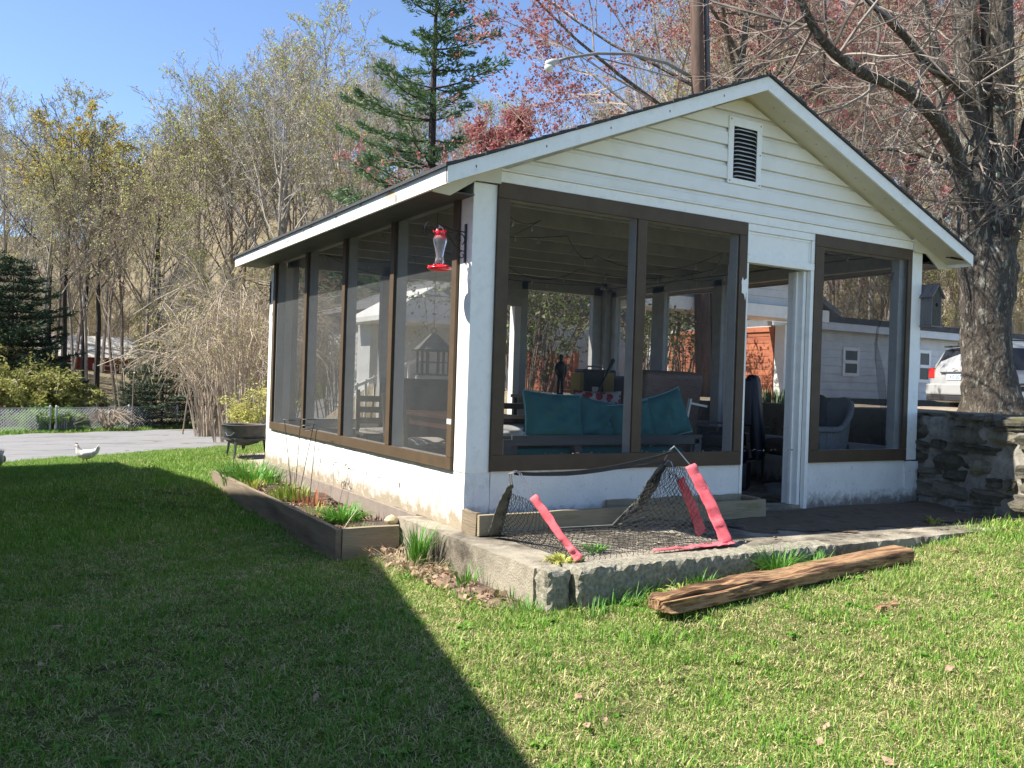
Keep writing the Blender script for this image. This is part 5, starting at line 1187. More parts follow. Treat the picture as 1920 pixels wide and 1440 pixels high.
# ---- evergreen (pine / hemlock) builder
needle=mat('pine_needles',[(.045,.10,.045),(.11,.18,.07),(.065,.13,.058)],.8,1.4,trans=.15); needle_d=mat('hemlock_needles',[(.014,.032,.016),(.045,.075,.03)],.85,2.2,trans=.1)
def conifer(name,label,x,y,H,rad,m,seed,tiers,clear=.08,gap=.0,nb=6,tuft=.16,den=1.0,droop=-.1,taper=.8,barkk=None,lv=(.62,1.18)):
    r=random.Random(seed); z=tz(x,y)-.1; t=thing(name,label,'tree',(x,y,z)); 
    b=MB(); b.tube([(0,0,0),(.03,.02,H*.35),(0,.05,H*.7),(0,0,H)],[H*.014,H*.011,H*.006,.01],8); b.build('trunk',barkk or bark_dark,t,local=True)
    bb_=MB(); V=[];Fc=[]
    for i in range(tiers):
        q=(i+r.random()*.5)/tiers; zz=H*(clear+(1-clear)*q); L0=rad*(1-q)**taper*(1 if q>.12 else .75)+.25
        for k in range(nb):
            a=k*6.283/nb+i*1.9+r.gauss(0,.25); L=L0*r.uniform(*lv)
            if r.random()<gap: continue
            d=Vector((math.cos(a),math.sin(a),0)); P=[]; n=6
            for j in range(n+1):
                s_=j/n; P.append(Vector((0,0,zz))+d*L*s_+Vector((r.gauss(0,.03)*L*s_,r.gauss(0,.03)*L*s_,L*(droop*s_+.28*s_*s_))))
            bb_.tube(P,[.012+.012*L*(1-j/n) for j in range(n+1)],4,cap=False)
            nt_=int(L*26*den*(.16/tuft))
            for _ in range(nt_):
                s_=.12+.9*r.random()**.75; s_=min(s_,1); j=min(n-1,int(s_*n)); c=P[j].lerp(P[j+1],s_*n-j)
                w_=L*.26*(1-.55*s_)+.08; side=Vector((-d.y,d.x,0))*r.uniform(-1,1)*w_; c=c+side+d*abs(r.gauss(0,.05))+Vector((0,0,r.gauss(.02,.05)+abs(side.length)*.05))
                for __ in range(2):
                    sz=tuft*r.uniform(.5,1.3); u=(d*.8+side*.8/max(w_,.01)+Vector((r.gauss(0,.5),r.gauss(0,.5),r.gauss(.25,.4)))).normalized()*sz; v_=u.cross(Vector((r.gauss(0,1),r.gauss(0,1),r.gauss(0,1)))).normalized()*sz*.13
                    o=len(V); V+=[c-u*.3,c+u*.3-v_,c+u,c+u*.3+v_]; Fc.append((o,o+1,o+2,o+3))
    bb_.build('limbs',barkk or bark_dark,t,local=True,fixn=False)
    me=bpy.data.meshes.new('crown'); me.from_pydata([tuple(v) for v in V],[],Fc); me.materials.append(m); o=bpy.data.objects.new('crown',me); C.objects.link(o); o.parent=t
    return t
x,y,_=gp(796,34); conifer('pine_tree','tall green pine rising behind the left end of the shelter roof',x,y,19.5,4.4,needle,5,27,clear=.12,gap=.2,nb=6,tuft=.19,den=3.9,droop=-.02,taper=.66,lv=(.42,1.3))
x,y,_=gp(20,40); conifer('hemlock_tree','dark dense hemlock at the left edge of the picture',x,y,7.6,3.3,needle_d,6,24,clear=.02,nb=8,tuft=.20,den=2.4,droop=-.18,taper=.55,gap=.1)
x,y,_=gp(-60,42); conifer('hemlock_tree','second dark hemlock mostly outside the left picture edge',x,y,9.5,3.4,needle_d,16,24,clear=.02,nb=8,tuft=.2,den=1,droop=-.28)
x,y,_=gp(305,40); conifer('hemlock_tree','small grey green hemlock beside the driveway beneath the bare trees',x,y,4.2,2.1,mat('grey_green_needles',[(.05,.075,.04),(.11,.135,.075)],.85,3,trans=.1),7,16,clear=.02,nb=7,tuft=.14,den=2.2,droop=-.2,taper=.6)
x,y,_=gp(262,39); conifer('hemlock_tree','low dark evergreen at the foot of the trees left of the small hemlock',x,y,2.2,1.3,needle_d,8,10,clear=.02,nb=7,tuft=.13,den=1.1,droop=-.2)
x,y,_=gp(1140,46); conifer('pine_tree','yellow green pine top behind the red maple blossom',x,y,13.0,2.4,needle,15,18,clear=.2,gap=.2,nb=5,tuft=.2,den=.8)
x,y,_=gp(1560,52); conifer('pine_tree','dark pine crown deep in the wood behind the bare maple',x,y,20,3.5,needle,25,20,clear=.2,gap=.15,nb=6,tuft=.22,den=.8)
# ---- shrubs
def shrub(name,label,x,y,n,h,spread,barkk,lm,ls,ldens,seed,arch=.7,z=None,r0=.02,sub=7,cat='shrub',subL=.45,rt=.006,leafn=1):
    r=random.Random(seed); z=tz(x,y)-.05 if z is None else z; t=thing(name,label,cat,(x,y,z)); b=MB(); V=[];Fc=[]
    def leafy(p,k):
        if lm is None: return
        for _ in range(k):
            s=ls*r.uniform(.5,1.2); c=p+Vector((r.gauss(0,1),r.gauss(0,1),r.gauss(0,1)))*ls*1.1; u=Vector((r.gauss(0,1),r.gauss(0,1),r.gauss(0,.7))).normalized()*s; w_=u.cross(Vector((r.gauss(0,1),r.gauss(0,1),r.gauss(0,1)))).normalized()*s*.5; o=len(V); V.extend([c-u,c-w_,c+u,c+w_]); Fc.append((o,o+1,o+2,o+3))
    for i in range(n):
        a=r.random()*6.283; L=h*r.uniform(.6,1.15); d=Vector((math.cos(a),math.sin(a),0)); P=[];m_=7; wd=spread*r.uniform(.3,1.1)
        for j in range(m_+1):
            s=j/m_; P.append(Vector((d.x*.5*h/3*(i%5)/4,d.y*.5*h/3*(i%5)/4,0))+d*wd*s**1.3+Vector((r.gauss(0,.03)*h*s,r.gauss(0,.03)*h*s,L*math.sin(min(1.6+arch*.7,s*(1.45+arch))) *.95)))
        b.tube(P,[r0*(1-.75*j/m_)+rt*.5 for j in range(m_+1)],4,cap=False)
        for k in range(sub):
            s=.25+.75*r.random(); j=min(m_-1,int(s*m_)); q=P[j].lerp(P[j+1],s*m_-j); dd=(P[j+1]-P[j]).normalized(); nd=(dd+Vector((r.gauss(0,.5),r.gauss(0,.5),r.gauss(.0,.35)))).normalized(); l=L*subL*r.uniform(.4,1.1)*(1.2-s*.6)
            Q=[q,q+nd*l*.5,q+nd*l+Vector((0,0,-arch*.2*l))]; b.tube(Q,[rt,rt*.8,rt*.5],3,cap=False)
            for s2 in (.3,.5,.65,.8,.9,1):
                if r.random()<ldens: leafy(Q[0].lerp(Q[2],s2),leafn)
            for _ in range(2):
                s3=r.uniform(.3,.9); q3=Q[0].lerp(Q[2],s3); n3=(nd+Vector((r.gauss(0,.6),r.gauss(0,.6),r.gauss(0,.4)))).normalized(); b.tube([q3,q3+n3*l*.4],[rt*.7,rt*.4],3,cap=False)
                if r.random()<ldens: leafy(q3+n3*l*.4,leafn)
    b.build('branches',barkk,t,local=True,fixn=False)
    if V:
        me=bpy.data.meshes.new('foliage'); me.from_pydata([tuple(v) for v in V],[],Fc); me.materials.append(lm); o=bpy.data.objects.new('foliage',me); C.objects.link(o); o.parent=t
    return t
olive=mat('olive_spring_leaf',[(.17,.18,.04),(.32,.32,.085),(.23,.21,.075)],.8,2,trans=.3)
for u,d,n,h,sp,lb in ((25,38.0,60,2.3,2.2,'yellow green forsythia like shrub behind the fence at the left edge'),(95,38.5,55,1.9,2.0,'second yellow green shrub behind the chain link fence'),(150,39,34,1.1,1.5,'low olive shrub in front of the dark tree trunks'),(-60,39,50,3.0,2.2,'yellow green shrub beyond the left picture edge')):
    x,y,_=gp(u,d); shrub('spring_shrub',lb,x,y,n,h,sp,bark_tan,olive,.09,.95,int(u)+500,.5,r0=.02,rt=.010,sub=10,leafn=3)
brt=mat('fresh_bright_weed',[(.12,.22,.03),(.22,.34,.06)],.8,4,trans=.3)
for u,d,sp in ((62,35.2,.9),(100,35.6,.9),(128,36.0,.6)):
    x,y,_=gp(u,d); shrub('weed_patch','bright green weeds growing through the chain link fence at picture x %d'%0 if 0 else {62:'bright green weeds at the foot of the chain link fence near the gate',100:'bright green weeds in the middle of the chain link fence',128:'low bright weeds at the right end of the chain link fence'}[u],x,y,26,.75,sp,bark_tan,brt,.07,.9,int(u)+900,.6,r0=.01,rt=.006,sub=6,leafn=3)
x,y,_=gp(455,27); shrub('arching_shrub','large bare shrub of pale arching branches left of the shelter',x,y,70,4.6,3.0,bark_tan,bud_y,.035,.45,31,.85,r0=.022,rt=.0075,sub=12,subL=.42)
x,y,_=gp(395,31); shrub('arching_shrub','second bare arching shrub behind the fire bowl',x,y,50,3.6,2.6,bark_tan,bud_t,.03,.4,32,.9,r0=.02,rt=.0075,sub=11)
x,y,_=gp(520,30); shrub('arching_shrub','bare arching shrub behind the far corner of the shelter',x,y,45,4.6,2.6,bark_tan,bud_y,.03,.4,33,.8,r0=.02,rt=.0075,sub=11)
x,y,_=gp(640,30); shrub('arching_shrub','tangled bare shrub seen through the left screens',x,y,45,4.0,2.8,bark_tan,bud_t,.03,.3,34,.8,r0=.02,rt=.0075,sub=10)
x,y,_=gp(480,24.5); shrub('edge_shrub','small shrub with yellow tan leaves behind the fire bowl',x,y,22,1.4,.7,bark_tan,bud_y,.05,.9,35,.5,r0=.012,rt=.005,leafn=2)
# brush pile at the fence end
x,y,_=gp(205,36.5); shrub('brush_pile','heap of tan cut brush at the right end of the fence',x,y,40,.9,1.5,bark_tan,None,.05,0,36,1.2,r0=.02,rt=.008)
for i,(u,d) in enumerate(((345,33),(372,34),(398,32),(420,33.5),(250,37),(232,38))):
    x,y,_=gp(u,d); b=MB(); rz_=random.Random(i); b.tube([(x,y,tz(x,y)-.1),(x+rz_.gauss(0,.25),y,tz(x,y)+2.2),(x+rz_.gauss(0,.6),y,tz(x,y)+4.8)],[.032,.024,.014],6); tag(b.build('sapling',bark_tan if i%2 else bark_brown),'thin young tree stem at the edge of the wood behind the driveway','sapling',group='young stems at the edge of the wood')
# leafy shrub outside the back window of the shelter
dgl=mat('glossy_shrub_leaf',[(.07,.12,.035),(.15,.21,.055),(.26,.29,.10)],.5,5,trans=.25)
shrub('leafy_shrub','leafy green shrub outside the back window of the shelter',5.6,8.3,34,3.1,1.8,bark_brown,dgl,.045,.9,41,.5,z=.1,r0=.02,rt=.006,sub=10,leafn=2)
shrub('leafy_shrub','thin leafy climbing shrub between the shelter and the garage',9.0,9.2,26,2.9,1.2,bark_brown,dgl,.040,.8,42,.4,z=.6,r0=.018,rt=.006,sub=9,leafn=2)
shrub('leafy_shrub','small leafy bush beside the utility pole',8.75,7.8,16,1.9,.7,bark_brown,dgl,.040,.9,43,.4,z=.7,r0=.014,rt=.005,sub=8,leafn=2)
clump('flower_bed_plants','grey green spring bulbs on the bank seen through the doorway','plant',(6.2,3.2,.83),320,.24,.50,.008,mat('bulb_leaf',[(.10,.17,.08),(.20,.27,.13)],.6,20,trans=.2),51,.4,ry=1.6)
# ================================================================ red maples
def redmaple(label,x,y,H,seed,sp,ls,dens,ln,buds,**kw):
    S,T=grow(seed,H=H,**kw); t=thing('red_maple',label,'tree',(x,y,tz(x,y)-.1)); 
    for n_,me in (('trunk',tree_mesh('trunk',S,T,(0,1),lambda l:8 if l==0 else 5,[barkm])),('crown',tree_mesh('crown',S,T,(2,3,4),lambda l:3,[bark_brown]+buds,lambda p,r:dens,ls,seed,ln,.42))):
        o=bpy.data.objects.new(n_,me); C.objects.link(o); o.parent=t
    return t
x,y,_=gp(1385,22.5); redmaple('wide red maple in blossom reaching left over the shelter roof',x,y,14.2,61,0,.046,.95,7,[bud_r,bud_r,bud_p],r0=.20,clear=.22,n1=22,ang1=68,l1=.66,up=.22,n2=9,n3=7,n4=4,rmin=.0045)
x,y,_=gp(905,27); redmaple('small red maple in dark red blossom beside the big pine',x,y,8.6,62,0,.050,.95,5,[bud_r],r0=.12,clear=.2,n1=18,ang1=42,l1=.30,up=.5,n2=8,n3=7,n4=4,rmin=.007)
x,y,_=gp(1045,33); redmaple('low red maple with rusty blossom above the roof slope',x,y,8.9,63,0,.055,.8,4,[bud_r,bud_p,bud_y],r0=.14,clear=.25,n1=16,ang1=45,l1=.36,up=.5,n2=8,n3=6,n4=4,rmin=.008)
x,y,_=gp(1480,26); redmaple('red maple in blossom behind the right roof slope',x,y,13.5,64,0,.045,.7,3,[bud_r,bud_p,bud_t],r0=.2,clear=.3,n1=18,ang1=48,l1=.45,up=.4,n2=8,n3=6,n4=4,rmin=.008)
x,y,_=gp(1690,30); redmaple('pinkish maple behind the big bare maple trunk',x,y,13,65,0,.045,.6,3,[bud_p,bud_t],r0=.2,clear=.3,n1=17,ang1=48,l1=.42,up=.4,n2=8,n3=6,n4=4,rmin=.009)
x,y,_=gp(1400,34); redmaple('dusty pink maple whose top shows above the roof ridge',x,y,14.5,66,0,.05,.7,3,[bud_p,bud_r,bud_t],r0=.2,clear=.3,n1=17,ang1=46,l1=.40,up=.4,n2=8,n3=6,n4=4,rmin=.009)
# ================================================================ big maple on the bank
bmx,bmy=6.75,.55
bt=thing('big_maple','huge old bare maple with several stems growing on the bank behind the stone wall','tree',(bmx,bmy,.75))
DM=9.8
def wp(u,v,d=DM): return Vector(at(u,v,d))
rb=random.Random(12)
def limb(name,pts,rad,n=14,amp=.06,sub=5):
    P=[];Rr=[]
    for i in range(len(pts)-1):
        for k in range(sub):
            q=k/sub; a=pts[max(0,i-1)];b_=pts[i];c=pts[i+1];d=pts[min(len(pts)-1,i+2)]
            p=(b_*2+(c-a)*q+(a*2-b_*5+c*4-d)*q*q+(b_*3-a-c*3+d)*q**3)*.5; P.append(p); Rr.append(rad[i]*(1-q)+rad[i+1]*q)
    P.append(pts[-1]);Rr.append(rad[-1]); V=[];Fc=[]; px=Vector((1,0,0)); ph=[rb.random()*6 for _ in range(5)]
    for i,p in enumerate(P):
        d=(P[min(i+1,len(P)-1)]-P[max(0,i-1)]).normalized(); px=(px-d*px.dot(d)).normalized(); py=d.cross(px)
        for j in range(n):
            q=6.2832*j/n; k_=1+amp*(math.sin(q*3+ph[0]+i*.25)+.7*math.sin(q*5+ph[1]-i*.3)+.5*math.sin(i*.9+q*2+ph[2]))+rb.gauss(0,amp*.35)
            V.append(p+(px*math.cos(q)+py*math.sin(q))*Rr[i]*k_)
    for i in range(len(P)-1):
        for j in range(n): a=i*n+j;b_=i*n+(j+1)%n; Fc.append((a,b_,b_+n,a+n))
    MB().add(V,Fc).build(name,barkm,bt,smooth=True,fixn=False); return P,Rr
limb('trunk',[wp(1857,800),wp(1856,765),wp(1853,700),wp(1852,630),wp(1850,560),wp(1852,500),wp(1856,450)],[.42,.33,.265,.25,.27,.28,.22],22,.06,7)
L1=limb('stem',[wp(1840,560),wp(1822,470),wp(1822,380),wp(1828,280),wp(1818,160),wp(1810,60),wp(1800,-80)],[.20,.19,.165,.155,.15,.135,.11],14)
L2=limb('stem',[wp(1868,560),wp(1870,460),wp(1868,380),wp(1868,290),wp(1872,180),wp(1872,60),wp(1868,-120)],[.20,.17,.16,.155,.165,.15,.12],14)
L3=limb('stem',[wp(1862,520),wp(1890,430),wp(1904,350),wp(1926,270),wp(1950,160),wp(1962,20)],[.16,.13,.115,.11,.10,.07],12)
L4=limb('limb',[wp(1822,420),wp(1802,320,9.6),wp(1775,250,9.4),wp(1700,170,9.0),wp(1625,140,8.7),wp(1560,95,8.4),wp(1520,40,8.2),wp(1490,-30,8.0)],[.12,.085,.075,.066,.056,.046,.038,.03],10)
L5=limb('limb',[wp(1822,200),wp(1790,160,9.6),wp(1740,120,9.3),wp(1700,70,9.1),wp(1650,20,8.9),wp(1600,-30,8.7)],[.08,.06,.05,.044,.038,.03],10)
L6=limb('limb',[wp(1800,330,9.7),wp(1770,300,9.9),wp(1720,285,10.2),wp(1660,278,10.4),wp(1620,285,10.5)],[.07,.055,.045,.03,.02],8)
L7=limb('limb',[wp(1845,420),wp(1838,330),wp(1846,230),wp(1850,120),wp(1842,-40)],[.09,.065,.055,.05,.04],10)
L8=limb('limb',[wp(1880,480),wp(1905,420,9.5),wp(1925,380,9.4),wp(1960,300,9.2)],[.06,.045,.04,.03],8)
L9=limb('limb',[wp(1808,340,9.8),wp(1770,240,10.1),wp(1762,130,10.4),wp(1735,20,10.6),wp(1720,-60,10.7)],[.08,.06,.055,.045,.035],8)
# twigs off every limb
b=MB()
def twigs(P,Rr,n,Lm,r=random.Random(5),left=.0,i0=.2):
    for _ in range(n):
        i=int(len(P)*(i0+(1-i0)*r.random())); i=min(i,len(P)-1); p=P[i]; d=Vector((r.gauss(-left,1),r.gauss(-left*.3,1),r.gauss(.15,.6))).normalized(); L=Lm*r.uniform(.3,1.1); Q=[p.copy()]
        for k in range(7): d=(d+Vector((r.gauss(0,.13),r.gauss(0,.13),r.gauss(.02,.12)))).normalized(); Q.append(Q[-1]+d*L/7)
        ra=.006+.013*L/Lm*(Lm>1)
        b.tube(Q,[max(.0022,ra*(1-k/7.5)) for k in range(8)],5,cap=False)
        for __ in range(int(3+L*3.2)):
            k=r.randint(1,6); q=Q[k]; dd=((Q[k+1]-Q[k]).normalized()+Vector((r.gauss(0,.55),r.gauss(0,.55),r.gauss(0,.45)))).normalized(); l=L*r.uniform(.15,.42); q2=q+dd*l*.5; q3=q2+(dd+Vector((r.gauss(0,.25),r.gauss(0,.25),r.gauss(0,.25))))*l*.5
            b.tube([q,q2,q3],[.0035,.0028,.0015],3,cap=False)
            for ___ in range(2):
                dq=(dd+Vector((r.gauss(0,.6),r.gauss(0,.6),r.gauss(0,.5)))).normalized(); b.tube([q2,q2+dq*l*.4],[.0024,.0014],3,cap=False)
for (P,Rr),n,L in ((L4,34,2.2),(L5,26,2.0),(L6,12,1.2),(L1,26,1.6),(L2,24,1.4),(L3,16,1.2),(L7,16,1.4),(L8,8,1.0),(L9,24,1.9)): twigs(P,Rr,n,L,left=.5)
b.build('twigs',bark_tan if 0 else mat('maple_twig',[(.13,.10,.08),(.30,.25,.2)],.9,6),bt,fixn=False)
b=MB()
for (P,Rr) in (L1,L2,L3):
    for _ in range(9):
        i=rb.randint(2,len(P)-3); v=(Vector(CAM)-P[i]).normalized(); s_=v.cross(Vector((0,0,1))); rock(b,P[i]+v*Rr[i]*.93+s_*rb.uniform(-.4,.4)*Rr[i],(.04*rb.uniform(.5,1.2),.012,.035*rb.uniform(.5,1.2)),rb.randint(0,99),2,.12)
b.build('lichen',mat('pale_lichen',[(.22,.23,.17),(.34,.35,.27)],.95,30),bt,kind='stuff')
# ================================================================ utility pole with street lamp
polem=mat('brown_pole_wood',[(.055,.032,.022),(.14,.085,.058)],.9,6,bump=.5,bscale=30,st=(4,4,.4),bst=(4,4,.4))
a0=Vector(at(1318,660,16.2)); a1=Vector(at(1307,60,16.2)); dr=(a1-a0).normalized(); base=a0-dr*((a0.z-.3)/dr.z)
up_=thing('utility_pole','tall brown utility pole with a conduit rising behind the shelter roof','utility pole',tuple(base))
MB().tube([base-dr*.3,a0,a1,a1+dr*2.5],[.15,.145,.12,.11],16).build('pole_shaft',polem,up_,smooth=True)
rs_=Vector((.86,-.51,0)); off=rs_*.155+Vector((-.1,-.17,0))*.3
MB().tube([base+rs_*.2,a1+rs_*.18,a1+dr*2.5+rs_*.17],.048,10).build('conduit',mat('dark_conduit',[(.05,.045,.042),(.08,.07,.07)],.6,5),up_,smooth=True)
s0=Vector(at(1296,145,16.2)); P=[s0,Vector(at(1250,118,16.0)),Vector(at(1180,101,15.8)),Vector(at(1120,100,15.6)),Vector(at(1065,108,15.5)),Vector(at(1046,114,15.4))]
lamp=thing('street_lamp','curved arm street lamp fixed to the utility pole','street lamp',tuple(s0))
MB().tube(P,[.034,.032,.03,.028,.026,.024],8).build('curved_arm',mat('weathered_lamp_arm',[(.13,.13,.13),(.2,.2,.19)],.6,5),lamp,smooth=True)
MB().tube([Vector(at(1290,152,16.2)),Vector(at(1200,128,15.9)),Vector(at(1120,108,15.6))],.012,6).build('brace_rod',mat('weathered_lamp_arm',[(.13,.13,.13)]),lamp)
h_=P[-1]; dd=(P[-1]-P[-2]).normalized()
b=MB(); b.tube([h_-dd*.02,h_+dd*.05,h_+dd*.12,h_+dd*.24,h_+dd*.28],[.025,.05,.065,.06,.02],12); b.build('lamp_head',mat('lamp_grey',[(.36,.36,.33),(.46,.46,.42)],.5,9),lamp,smooth=True)
b=MB(); b.lathe([(0,-.13),(.05,-.115),(.075,-.07),(.075,-.02),(0,0)],h_+dd*.2+Vector((0,0,-.02)),12); b.build('lamp_bowl',mat('frosted_bowl',[(.5,.5,.42),(.6,.6,.52)],.3,8),lamp,smooth=True)
# ================================================================ red cabin in the wood
x,y,_=gp(178,72); z=tz(x,y); cb=thing('red_cabin','red cabin with a pale roof seen between the dark trunks','cabin',(x,y,z),0)
redw=mat('barn_red_boards',[(.16,.022,.02),(.24,.04,.035)],.8,8); pr=mat('pale_metal_roof',[(.40,.38,.34),(.50,.47,.42)],.6,4)
fz=-1.35
MB().box(x-4.2,x+3.4,y,y+5,fz,fz+3.5).build('cabin_wall',redw,cb)
MB().add([(x-4.7,y-.6,fz+3.2),(x+3.8,y-.6,fz+3.2),(x+3.5,y+2.5,fz+5.0),(x-4.4,y+2.5,fz+5.0),(x+3.8,y+5.6,fz+3.2),(x-4.7,y+5.6,fz+3.2)],[(0,1,2,3),(3,2,4,5)]).build('cabin_roof',pr,cb)
MB().box(x-4.3,x+3.5,y-1.6,y-.02,fz+.9,fz+1.0).build('deck',redw,cb)
for i in range(22): MB().box(x-4.2+.35*i,x-4.15+.35*i,y-1.6,y-1.55,fz+1.0,fz+1.75).build('baluster',redw,cb)
MB().box(x-4.3,x+3.5,y-1.62,y-1.52,fz+1.75,fz+1.83).build('handrail',redw,cb)
for u_,w_ in ((-2.6,.9),(-.2,.9),(1.8,1.0)):
    f=MB().box(x+u_,x+u_+w_,y-.06,y-.005,fz+1.5,fz+2.7).build('window',white,cb); MB().box(x+u_+.08,x+u_+w_-.08,y-.08,y-.062,fz+1.58,fz+2.62).build('pane',mat('dark_window_glass',[(.02,.022,.026)],.25,spec=.25),f)
# ================================================================ long white shed, garage, white house
shedw=mat('shed_white_siding',[(.56,.56,.53),(.68,.68,.65)],.7,3,bump=.1)
sy=9.0
def sx_(u,v): return float(on(u,v,1,sy)[0]),float(on(u,v,1,sy)[2])
sd_=thing('long_shed','long low white boarded shed with small sash windows behind the shelter','shed',(18,sy,.55))
X0,X1=12.3,27.5; zt_=2.60
MB().box(X0,X1,sy,sy+5,.86,zt_).build('shed_wall',shedw,sd_); MB().box(X0,X1,sy-.02,sy+5,.1,.858).build('foundation',mat('dark_foundation',[(.05,.045,.035),(.10,.09,.07)],.95,5),sd_)
for k_ in range(9):
    z=.87+.19*k_; MB().prism([(sy-.001,z),(sy-.022,z),(sy-.004,z+.186)],0,X0,X1).build('siding_board',shedw,sd_)
MB().box(X0-.2,X1+.2,sy-.35,sy+5.2,zt_+.02,zt_+.16).build('roof_slab',mat('dark_roof_edge',[(.05,.05,.05),(.09,.09,.09)],.9,5),sd_); MB().box(X0-.15,X1+.15,sy-.33,sy-.29,zt_-.16,zt_+.018).build('fascia',shedw,sd_)
def sash(u0,v0,u1,v1,par):
    xa,za=sx_(u0,v0); xb,zb=sx_(u1,v1)
    f=MB(); f.box(xa-.08,xb+.08,sy-.045,sy-.023,za,za+.08); f.box(xa-.08,xb+.08,sy-.045,sy-.023,zb-.08,zb); f.box(xa-.08,xa,sy-.045,sy-.023,zb,za); f.box(xb,xb+.08,sy-.045,sy-.023,zb,za); f.box(xa,xb,sy-.05,sy-.024,(za+zb)/2-.04,(za+zb)/2+.04)
    f=f.build('window',white,par); MB().box(xa,xb,sy-.034,sy-.026,zb,za).build('pane',MATS['dark_window_glass'],f)
sash(1583,657,1604,700,sd_); sash(1723,662,1738,712,sd_)
gx,gy=11.1,7.5; ga=thing('garage','white garage with a shallow gable and red horizontally boarded wall','garage',(gx,gy,.5))
cedar=mat('red_cedar_boards',[(.30,.085,.045),(.48,.17,.085),(.38,.115,.06)],.7,3,st=(1,.3,3),rnd=.35)
z=.35
while z<2.18:
    MB().box(gx-.03,gx,gy+.15,gy+3.4,z,z+.125).build('red_board',cedar,ga); z+=.135
for yy in (gy+.12,gy+1.55,gy+3.0): MB().box(gx-.06,gx-.031,yy,yy+.12,.3,2.2).build('batten',cedar,ga)
MB().box(gx-.06,gx-.031,gy+.12,gy+3.12,2.2,2.3).build('batten',cedar,ga)
MB().box(gx-.05,gx+.22,gy-.16,gy+.10,.2,2.32).build('corner_board',white,ga)
MB().box(gx+.001,gx+1.15,gy+.05,gy+3.6,.1,2.32).build('garage_wall',shedw,ga)
gpk=[(6.9,2.72),(12.4,2.62),(9.6,4.0)]
MB().add([(7.2,gy-.3,2.66),(11.95,gy-.3,2.66),(9.6,gy-.3,3.72),(7.2,gy+.25,2.66),(11.95,gy+.25,2.66),(9.6,gy+.25,3.72)],[(0,1,2),(5,4,3),(0,3,4,1),(1,4,5,2),(2,5,3,0)]).build('gable',shedw,ga)
for k_ in range(7):
    z=2.68+.15*k_; w2=(3.72-z-.15)/1.06; a,b__=9.6-2.4*w2,9.6+2.35*w2
    if b__>a+.3: MB().prism([(gy-.301,z),(gy-.322,z),(gy-.303,z+.146)],0,a,b__).build('siding_board',shedw,ga)
MB().box(7.1,12.0,gy-.45,gy+.3,2.42,2.655).build('eave_beam',white,ga)
MB().beam((9.6,gy-.05,3.82),(12.3,gy-.05,2.60),.9,.10,(0,0,1)).build('roof_slope',mat('grey_shingle',[(.12,.12,.12),(.2,.2,.2)],.9,8),ga); MB().beam((9.6,gy-.05,3.82),(6.9,gy-.05,2.60),.9,.10,(0,0,1)).build('roof_slope',MATS['grey_shingle'],ga)
# white house behind with porch
hx,hy=7.2,17.0
wh=thing('white_house','white boarded house with a small gabled porch seen through the left screens','house',(hx,hy,0))
MB().box(hx,hx+10,hy,hy+7,-.2,3.0).build('house_wall',shedw,wh)
for k_ in range(17):
    z=.0+.17*k_; MB().prism([(hx-.001,z),(hx-.02,z),(hx-.003,z+.166)],1,hy,hy+7).build('siding_board',shedw,wh); MB().prism([(hy-.001,z),(hy-.02,z),(hy-.003,z+.166)],0,hx,hx+10).build('siding_board',shedw,wh)
MB().prism([(hx-.5,3.0),(hx+10.5,3.0),(hx+5,5.2)],1,hy-.5,hy+7.5).build('roof',MATS['grey_shingle'],wh)
# porch
qx,qy=at(800,640,22)[:2]
MB().prism([(qx-1.3,2.5),(qx+1.5,2.5),(qx+.1,3.3)],1,qy-.2,qy+2.2).build('porch_gable',white,wh); MB().box(qx-1.35,qx+1.55,qy-.25,qy+2.3,2.38,2.498).build('porch_beam',white,wh)
for a in (-1.2,1.3): MB().box(qx+a,qx+a+.12,qy-.1,qy+.02,.1,2.38).build('porch_post',white,wh)
MB().box(qx-1.3,qx+4,qy,qy+2.4,-.5,.55).build('porch_floor',shedw,wh); MB().box(qx-.9,qx+4,qy+1.5,qy+2.4,.55,2.38).build('porch_wall',shedw,wh)
MB().beam((qx-1.9,qy-.1,.75),(qx-.2,qy-.1,1.5),.06,.07).build('stair_rail',white,wh)
for k_ in range(8): MB().box(qx-1.85+.22*k_,qx-1.80+.22*k_,qy-.12,qy-.08,.0,.75+.097*k_+.1).build('baluster',white,wh)
# red fence panel seen through the back window
rfn=thing('red_fence','red boarded fence panel behind the leafy shrub','fence',(7,11,0)); xa,ya,_=at(990,700,17.5); xb,yb2,_=at(1075,700,16.5)
for k_ in range(9):
    z=.0+.16*k_; MB().beam((xa,ya,z+.07+.1),(xb,yb2,z+.07+.1),.03,.15).build('board',cedar,rfn)
for q in (0,.5,1): p=lerp((xa,ya,0),(xb,yb2,0),q); MB().box(p.x-.05,p.x+.05,p.y-.09,p.y-.02,-.2,1.62).build('fence_post',cedar,rfn)
# ================================================================ estate car
car=thing('estate_car','silver white estate car parked behind the big maple trunk','car',(0,0,0)); cc=at(1790,765,18.4); car.location=(float(cc[0]),float(cc[1]),tz(cc[0],cc[1])); car.rotation_euler=(0,0,R(-19.3-90))
cw=mat('silver_white_car_paint',[(.31,.31,.295),(.35,.35,.335)],.22,3,spec=.7); gl=MATS['dark_window_glass']; tyre=mat('tyre_rubber',[(.015,.015,.015),(.03,.03,.03)],.8,30); alloy=mat('alloy_wheel',[(.35,.36,.37)],.3,metal=.9); blt=mat('black_bumper_plastic',[(.02,.02,.02),(.03,.03,.03)],.6,9); redl=mat('tail_light_red',[(.50,.012,.01),(.62,.03,.02)],.15,9,spec=.8)
